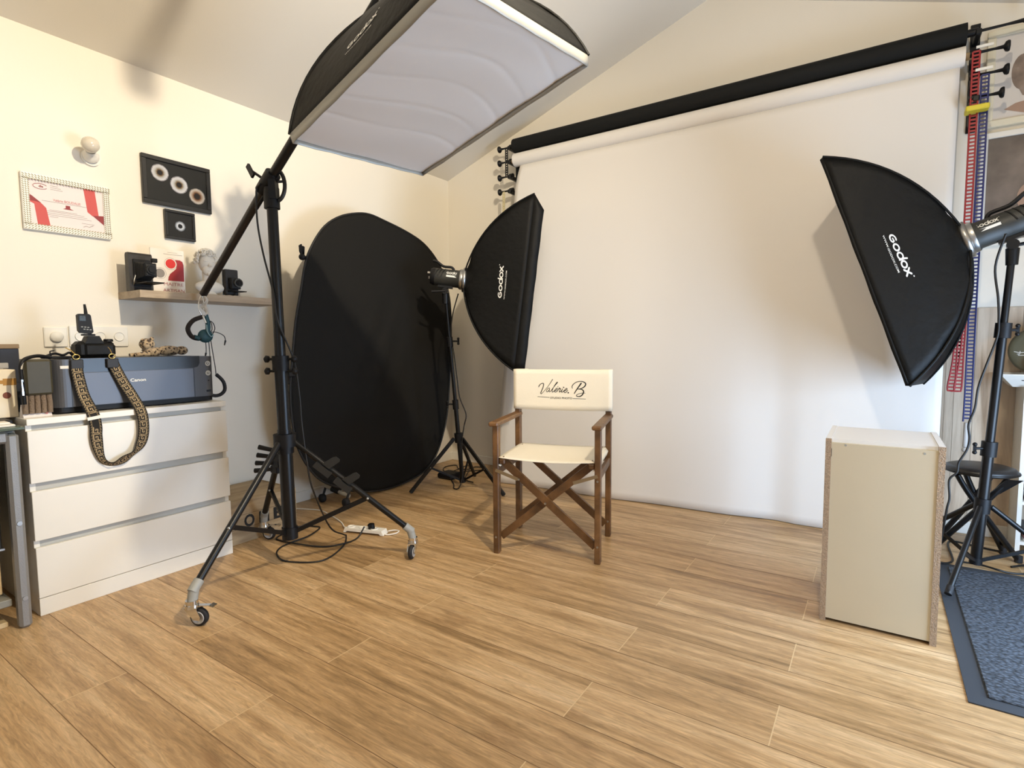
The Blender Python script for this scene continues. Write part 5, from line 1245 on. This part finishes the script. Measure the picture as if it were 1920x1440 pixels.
fA, X = wall_frame('iris_picture', 'wide black frame with three eye irises in a diagonal row', 'picture', 1.338, 1.685, 1.790, 2.038, .022, framebk, printbk, .022)
iris(fA, X, 1.425, 1.958, .043, ir1); iris(fA, X+.0004, 1.518, 1.915, .045, ir1); iris(fA, X+.0008, 1.610, 1.874, .043, ir2)
fB2, X = wall_frame('iris_picture', 'small square black frame with one white eye iris below the wide frame', 'picture', 1.436, 1.589, 1.622, 1.775, .014, framebk, printbk, .024)
iris(fB2, X, 1.512, 1.695, .028, ir3)
# bulb in a wall socket
wb = thing('wall_bulb', 'unlit white globe bulb in a wall socket above the certificate', 'wall lamp', (XW, 1.10, 1.96))
WBP = V((XW+.012, 1.122, 1.958)); WBA = V((.118, -.040, .036)).normalized()
b = MB(); b.cyl((XW, 1.124, 1.956), (XW+.012, 1.124, 1.956), .040, n=28); b.build('wall_plate', base_w, wb)
b = MB(); b.rev([(.034, 0), (.034, .012), (.028, .022), (.021, .034), (.021, .054), (0, .054)], WBP, WBA, n=28); b.build('lamp_holder', base_w, wb)
b = MB(); b.rev([(.020, .0), (.022, .004), (.020, .008)], WBP+WBA*.052, WBA, n=24); b.build('collar', steel, wb)
b = MB(); b.rev([(.014, 0), (.018, .008), (.030, .024), (.036, .042), (.034, .058), (.024, .072), (.010, .079), (0, .080)], WBP+WBA*.056, WBA, n=28); b.build('globe', mat('opal_glass', 'd8cfbd', .15), wb)
# switch and socket plates
sw = thing('dimmer_switch', 'square white rotary dimmer switch on the wall above the printer', 'switch', (XW, .942, 1.045))
b = MB(); b.box((XW, .897, 1.048), (XW+.010, .984, 1.140), .003); b.build('plate', base_w, sw)
b = MB(); b.rev([(.0245, 0), (.0245, .012), (.022, .016), (0, .016)], (XW+.010, .942, 1.096), (1, 0, 0), n=32); b.build('knob', base_w, sw)
so = thing('wall_socket', 'wide white triple wall socket partly behind the camera', 'socket', (XW, 1.115, 1.045))
b = MB(); b.box((XW, .992, 1.048), (XW+.010, 1.236, 1.148), .003); b.build('plate', base_w, so)
for y in (1.035, 1.115, 1.195):
    b = MB(); b.rev([(.0215, 0), (.0225, .003), (.020, .003), (.019, -.006), (0, -.006)], (XW+.011, y, 1.098), (1, 0, 0), n=28)
    for dy, dz in ((-.0095, 0), (.0095, 0), (0, .010)): b.cyl((XW+.0055, y+dy, 1.098+dz), (XW+.0068, y+dy, 1.098+dz), .003, n=10)
    b.build('socket_face', card_t, so)

# ---------------------------------------------------------------- shelf and its objects
SZ = 1.319
sh = thing('wall_shelf', 'greyed oak floating shelf on the left wall', 'shelf', (-3.06, 1.58, 1.283))
b = MB(); b.box((XW+.001, 1.206, 1.283), (-2.945, 1.945, SZ), .001); b.build('board', shelfm, sh)
# thin strip: exact photo shows bevelled right end
bc = thing('bellows_camera', 'large antique black folding camera with open bellows at the left end of the shelf', 'camera', (-3.02, 1.26, SZ))
b = MB(); b.prism([(-3.085, 1.205+.0, SZ), (-3.045, 1.205, SZ), (-3.045, 1.205, 1.497), (-3.052, 1.205, 1.507), (-3.078, 1.205, 1.507), (-3.085, 1.205, 1.497)], (0, .105, 0)); b.build('back_case', mat('worn_leatherette', '221d1a', .5, bump=.2, bscale=300), bc)
b = MB(); b.box((-3.0455, 1.222, 1.345), (-3.038, 1.300, 1.475), .002); b.build('inner_frame', blackp, bc)
b = MB()
for k in range(7):
    f_ = k/6; hw = .034-.010*f_; x = -3.038+.075*f_; b.box((x, 1.262-hw, 1.418-hw*1.25), (x+.007, 1.262+hw, 1.418+hw*1.25), .002); b.box((x+.006, 1.262-hw*.85, 1.418-hw*1.05), (x+.013, 1.262+hw*.85, 1.418+hw*1.05))
b.build('bellows', mat('bellows_black', '171514', .6), bc)
b = MB(); b.box((-2.963, 1.236, 1.385), (-2.955, 1.29, 1.452), .003); b.cyl((-2.957, 1.262, 1.418), (-2.942, 1.262, 1.418), .022, n=24); b.cyl((-2.944, 1.262, 1.418), (-2.936, 1.262, 1.418), .014, n=20); b.build('lens_board', blackp, bc)
b = MB(); b.box((-2.965, 1.268, 1.455), (-2.945, 1.292, 1.475), .002); b.cyl((-2.945, 1.28, 1.466), (-2.942, 1.28, 1.466), .006, n=12); b.build('viewfinder', blackp, bc)
b = MB(); b.box((-3.04, 1.222, 1.352), (-2.905, 1.30, 1.358), .002); b.box((-2.908, 1.256, SZ), (-2.905, 1.262, 1.353)) if False else None; b.build('drop_bed', blackp, bc)
b = MB(); b.beam((-3.035, 1.216, 1.352), (-3.0, 1.216, 1.392), .003, .009, (0, 0, 1)); b.build('strut', chrome, bc)
pq = thing('plaque', 'standing plaque with a red emblem and two round dots on the shelf', 'plaque', (-3.09, 1.40, SZ))
PXq = -3.075
b = MB(); b.box((PXq-.008, 1.316, SZ), (PXq, 1.478, 1.548), .001); b.build('panel', mat('plaque_white', 'efe6da', .45), pq)
q = lambda u, v: (1.316+.162*u, SZ+.229*v)
b = MB(); pts = [q(.98, .30), q(.50, .30)]+[(q(.0, 0)[0]+.162*(.50+.26*math.sin(a)), SZ+.229*(.30+.26*(1-math.cos(a))*.9)) for a in [k*PI/2/6 for k in range(1, 7)]]+[q(.78, .60)]+[(1.300+.162*(.78+.20*math.sin(a)), SZ+.229*(.72+.06*math.cos(a))) for a in [k*PI/2/5 for k in range(0, 6)]]
pad(b, PXq, [q(.97, .30), q(.48, .30), q(.50, .38), q(.56, .46), q(.66, .52), q(.74, .58), q(.77, .68), q(.72, .78), q(.86, .78), q(.94, .75), q(.97, .68)]); b.build('dark_red_emblem', mat('crimson_print', 'a3262b', .5), pq)
def disc(b, cy, cz, R, th): pad(b, PXq, [(cy+R*math.cos(2*PI*k/28), cz+R*math.sin(2*PI*k/28)) for k in range(28)], th)
b = MB(); disc(b, q(.58, 0)[0], q(0, .68)[1], .024, .0008); b.build('red_dot', mat('bright_red_print', 'd8302c', .5), pq)
b = MB(); disc(b, q(.25, 0)[0], q(0, .45)[1], .023, .0008); b.build('grey_dot', greym, pq)
b = MB()
for (u, v, R) in ((.58, .68, .028), (.25, .45, .027)):
    vs, fs = ribbon2d(arc(0, 0, R+.002, 0, 360, 28), .0012); b.add([(PXq+.001, q(u, 0)[0]+x, q(0, v)[1]+y) for x, y in vs], fs, False)
pad(b, PXq, [q(.38, .885), q(.95, .885), q(.95, .893), q(.38, .893)]); pad(b, PXq, [q(.5, .93), q(.8, .93), q(.8, .935), q(.5, .935)])
b.build('fine_lines', greym, pq)
b = MB(); put_text(b, 'MAITRE', (PXq+.001, q(.64, 0)[0], q(0, .185)[1]), (0, 1, 0), (0, 0, 1), .0165, width=.095); put_text(b, 'ARTISAN', (PXq+.001, q(.64, 0)[0], q(0, .045)[1]), (0, 1, 0), (0, 0, 1), .0165, width=.105); b.build('lettering', mat('rose_print', 'b5716c', .6), pq)
# plaster bust
bu = thing('bust', 'white plaster bust with curly hair in the middle of the shelf', 'bust', (-3.05, 1.58, SZ))
bxx, byy = -3.045, 1.585
b = MB()
b.ball((bxx+.0, byy-.004, SZ+.145), .040, sx=.95, sy=.82, sz=1.12, n=24, m=18)
b.ball((bxx+.016, byy-.006, SZ+.112), .026, sx=.9, sy=.9, sz=.95, n=20, m=14)
b.cyl((bxx+.033, byy-.006, SZ+.142), (bxx+.043, byy-.006, SZ+.126), .004, .0075, n=10)
b.ball((bxx+.036, byy-.006, SZ+.108), .0075, sx=.6, sy=1.3, sz=.6); b.ball((bxx+.034, byy-.006, SZ+.094), .010, sx=.8, sy=1)
for sy_ in (-1, 1): b.ball((bxx+.032, byy-.006+sy_*.014, SZ+.150), .0085, sx=.5, sy=1.2, sz=.5)
b.tube([(bxx-.002, byy, SZ+.11), (bxx-.004, byy+.004, SZ+.07), (bxx, byy+.006, SZ+.045)], lambda q: .023+.006*q, n=18, sub=4)
b.ball((bxx, byy+.004, SZ+.038), .05, sx=.6, sy=1.22, sz=.60, n=26, m=14)
b.rev([(.030, 0), (.034, .004), (.030, .012), (.024, .018), (.03, .03)], (bxx, byy, SZ), n=24)
bsc = Matrix.Translation(V((bxx, byy, SZ)))@Matrix.Diagonal((1.0, 1.28, 1.22, 1))@Matrix.Translation(-V((bxx, byy, SZ)))
b.v = [bsc@v for v in b.v]
bo = b.build('body', plaster, bu)
b = MB(); rnd = random.Random(4)
for k in range(110):
    th = rnd.uniform(0, 1.75); ph = rnd.uniform(0, 2*PI)
    d_ = V((math.sin(th)*math.cos(ph), math.sin(th)*math.sin(ph), math.cos(th)))
    if d_.x > .45 and d_.z < .55: continue
    c_ = V((bxx-.003, byy-.004, SZ+.150))+V((d_.x*.040, d_.y*.038, d_.z*.046)); r_c = rnd.uniform(.006, .0095)
    ax1 = d_.cross(V((0, 0, 1)) if abs(d_.z) < .9 else V((1, 0, 0))).normalized(); ax2 = d_.cross(ax1)
    b.tube([c_+(ax1*math.cos(a)+ax2*math.sin(a))*r_c*(1-.08*i)+d_*.0015*i for i, a in enumerate([j*.7+ph for j in range(9)])], .0036, n=6)
b.v = [bsc@v for v in b.v]
b.build('curly_hair', plaster, bu)
# small folding camera
fc = thing('folding_camera', 'small upright black folding camera with round lens at the right end of the shelf', 'camera', (-3.03, 1.71, SZ))
b = MB(); b.box((-3.06, 1.672, SZ+.012), (-3.035, 1.748, SZ+.155), .004); b.build('case', mat('worn_leatherette', '221d1a', .5), fc)
b = MB(); b.box((-3.062, 1.669, SZ+.012), (-3.058, 1.676, SZ+.155)); b.build('metal_edge', steel, fc)
b = MB(); b.box((-3.035, 1.69, SZ+.045), (-3.0, 1.742, SZ+.105), .003); b.build('bellows', mat('bellows_black', '171514', .6), fc)
b = MB(); b.cyl((-3.0, 1.722, SZ+.078), (-2.985, 1.722, SZ+.078), .024, n=28); b.build('shutter', mat('shutter_grey', '55534f', .35, metal=.6), fc)
b = MB(); b.rev([(.016, 0), (.017, .006), (.012, .007), (.010, .002), (0, .002)], (-2.985, 1.722, SZ+.078), (1, 0, 0), n=24); b.build('lens', blackp, fc)
b = MB(); b.box((-3.04, 1.685, SZ+.028), (-2.96, 1.752, SZ+.033), .001); b.build('drop_bed', blackp, fc)
b = MB(); b.box((-3.0, 1.722, SZ), (-2.996, 1.732, SZ+.030)); b.box((-3.06, 1.68, SZ), (-3.035, 1.70, SZ+.012)); b.box((-3.06, 1.72, SZ), (-3.035, 1.745, SZ+.012)); b.build('stand_foot', chrome, fc)

# ---------------------------------------------------------------- wooden crate
ct = thing('crate', 'wooden crate with stencilled black letters behind the boom stand', 'crate', (-2.96, 1.70, 0))
b = MB(); FX = -2.775
b.box((FX-.008, 1.468, 0), (FX, 1.885, .226)); b.build('front_board', cratem, ct)
b = MB(); b.box((-3.165, 1.468, 0), (FX-.008, 1.476, .226)); b.box((-3.165, 1.877, 0), (FX-.008, 1.885, .226)); b.build('side_board', cratem, ct)
b = MB(); b.box((-3.165, 1.476, .212), (FX-.008, 1.877, .222)); b.build('lid', cratem, ct)
b = MB(); b.box((-3.165, 1.476, 0), (-3.157, 1.877, .212)); b.build('back_board', cratem, ct)
b = MB()
for z in (.078, .15): b.box((FX, 1.468, z), (FX+.0006, 1.885, z+.0018))
b.build('board_joint', mat('joint_dark', '5c4a36', .8), ct)
b = MB(); X = FX+.0012
for k, chx in enumerate('ONE'):
    put_text(b, chx, (X, 1.600+.085*k, .082), (0, 1, 0), (0, 0, 1), .062, width=.058, bold=.03)
b.build('lettering', inkm, ct)
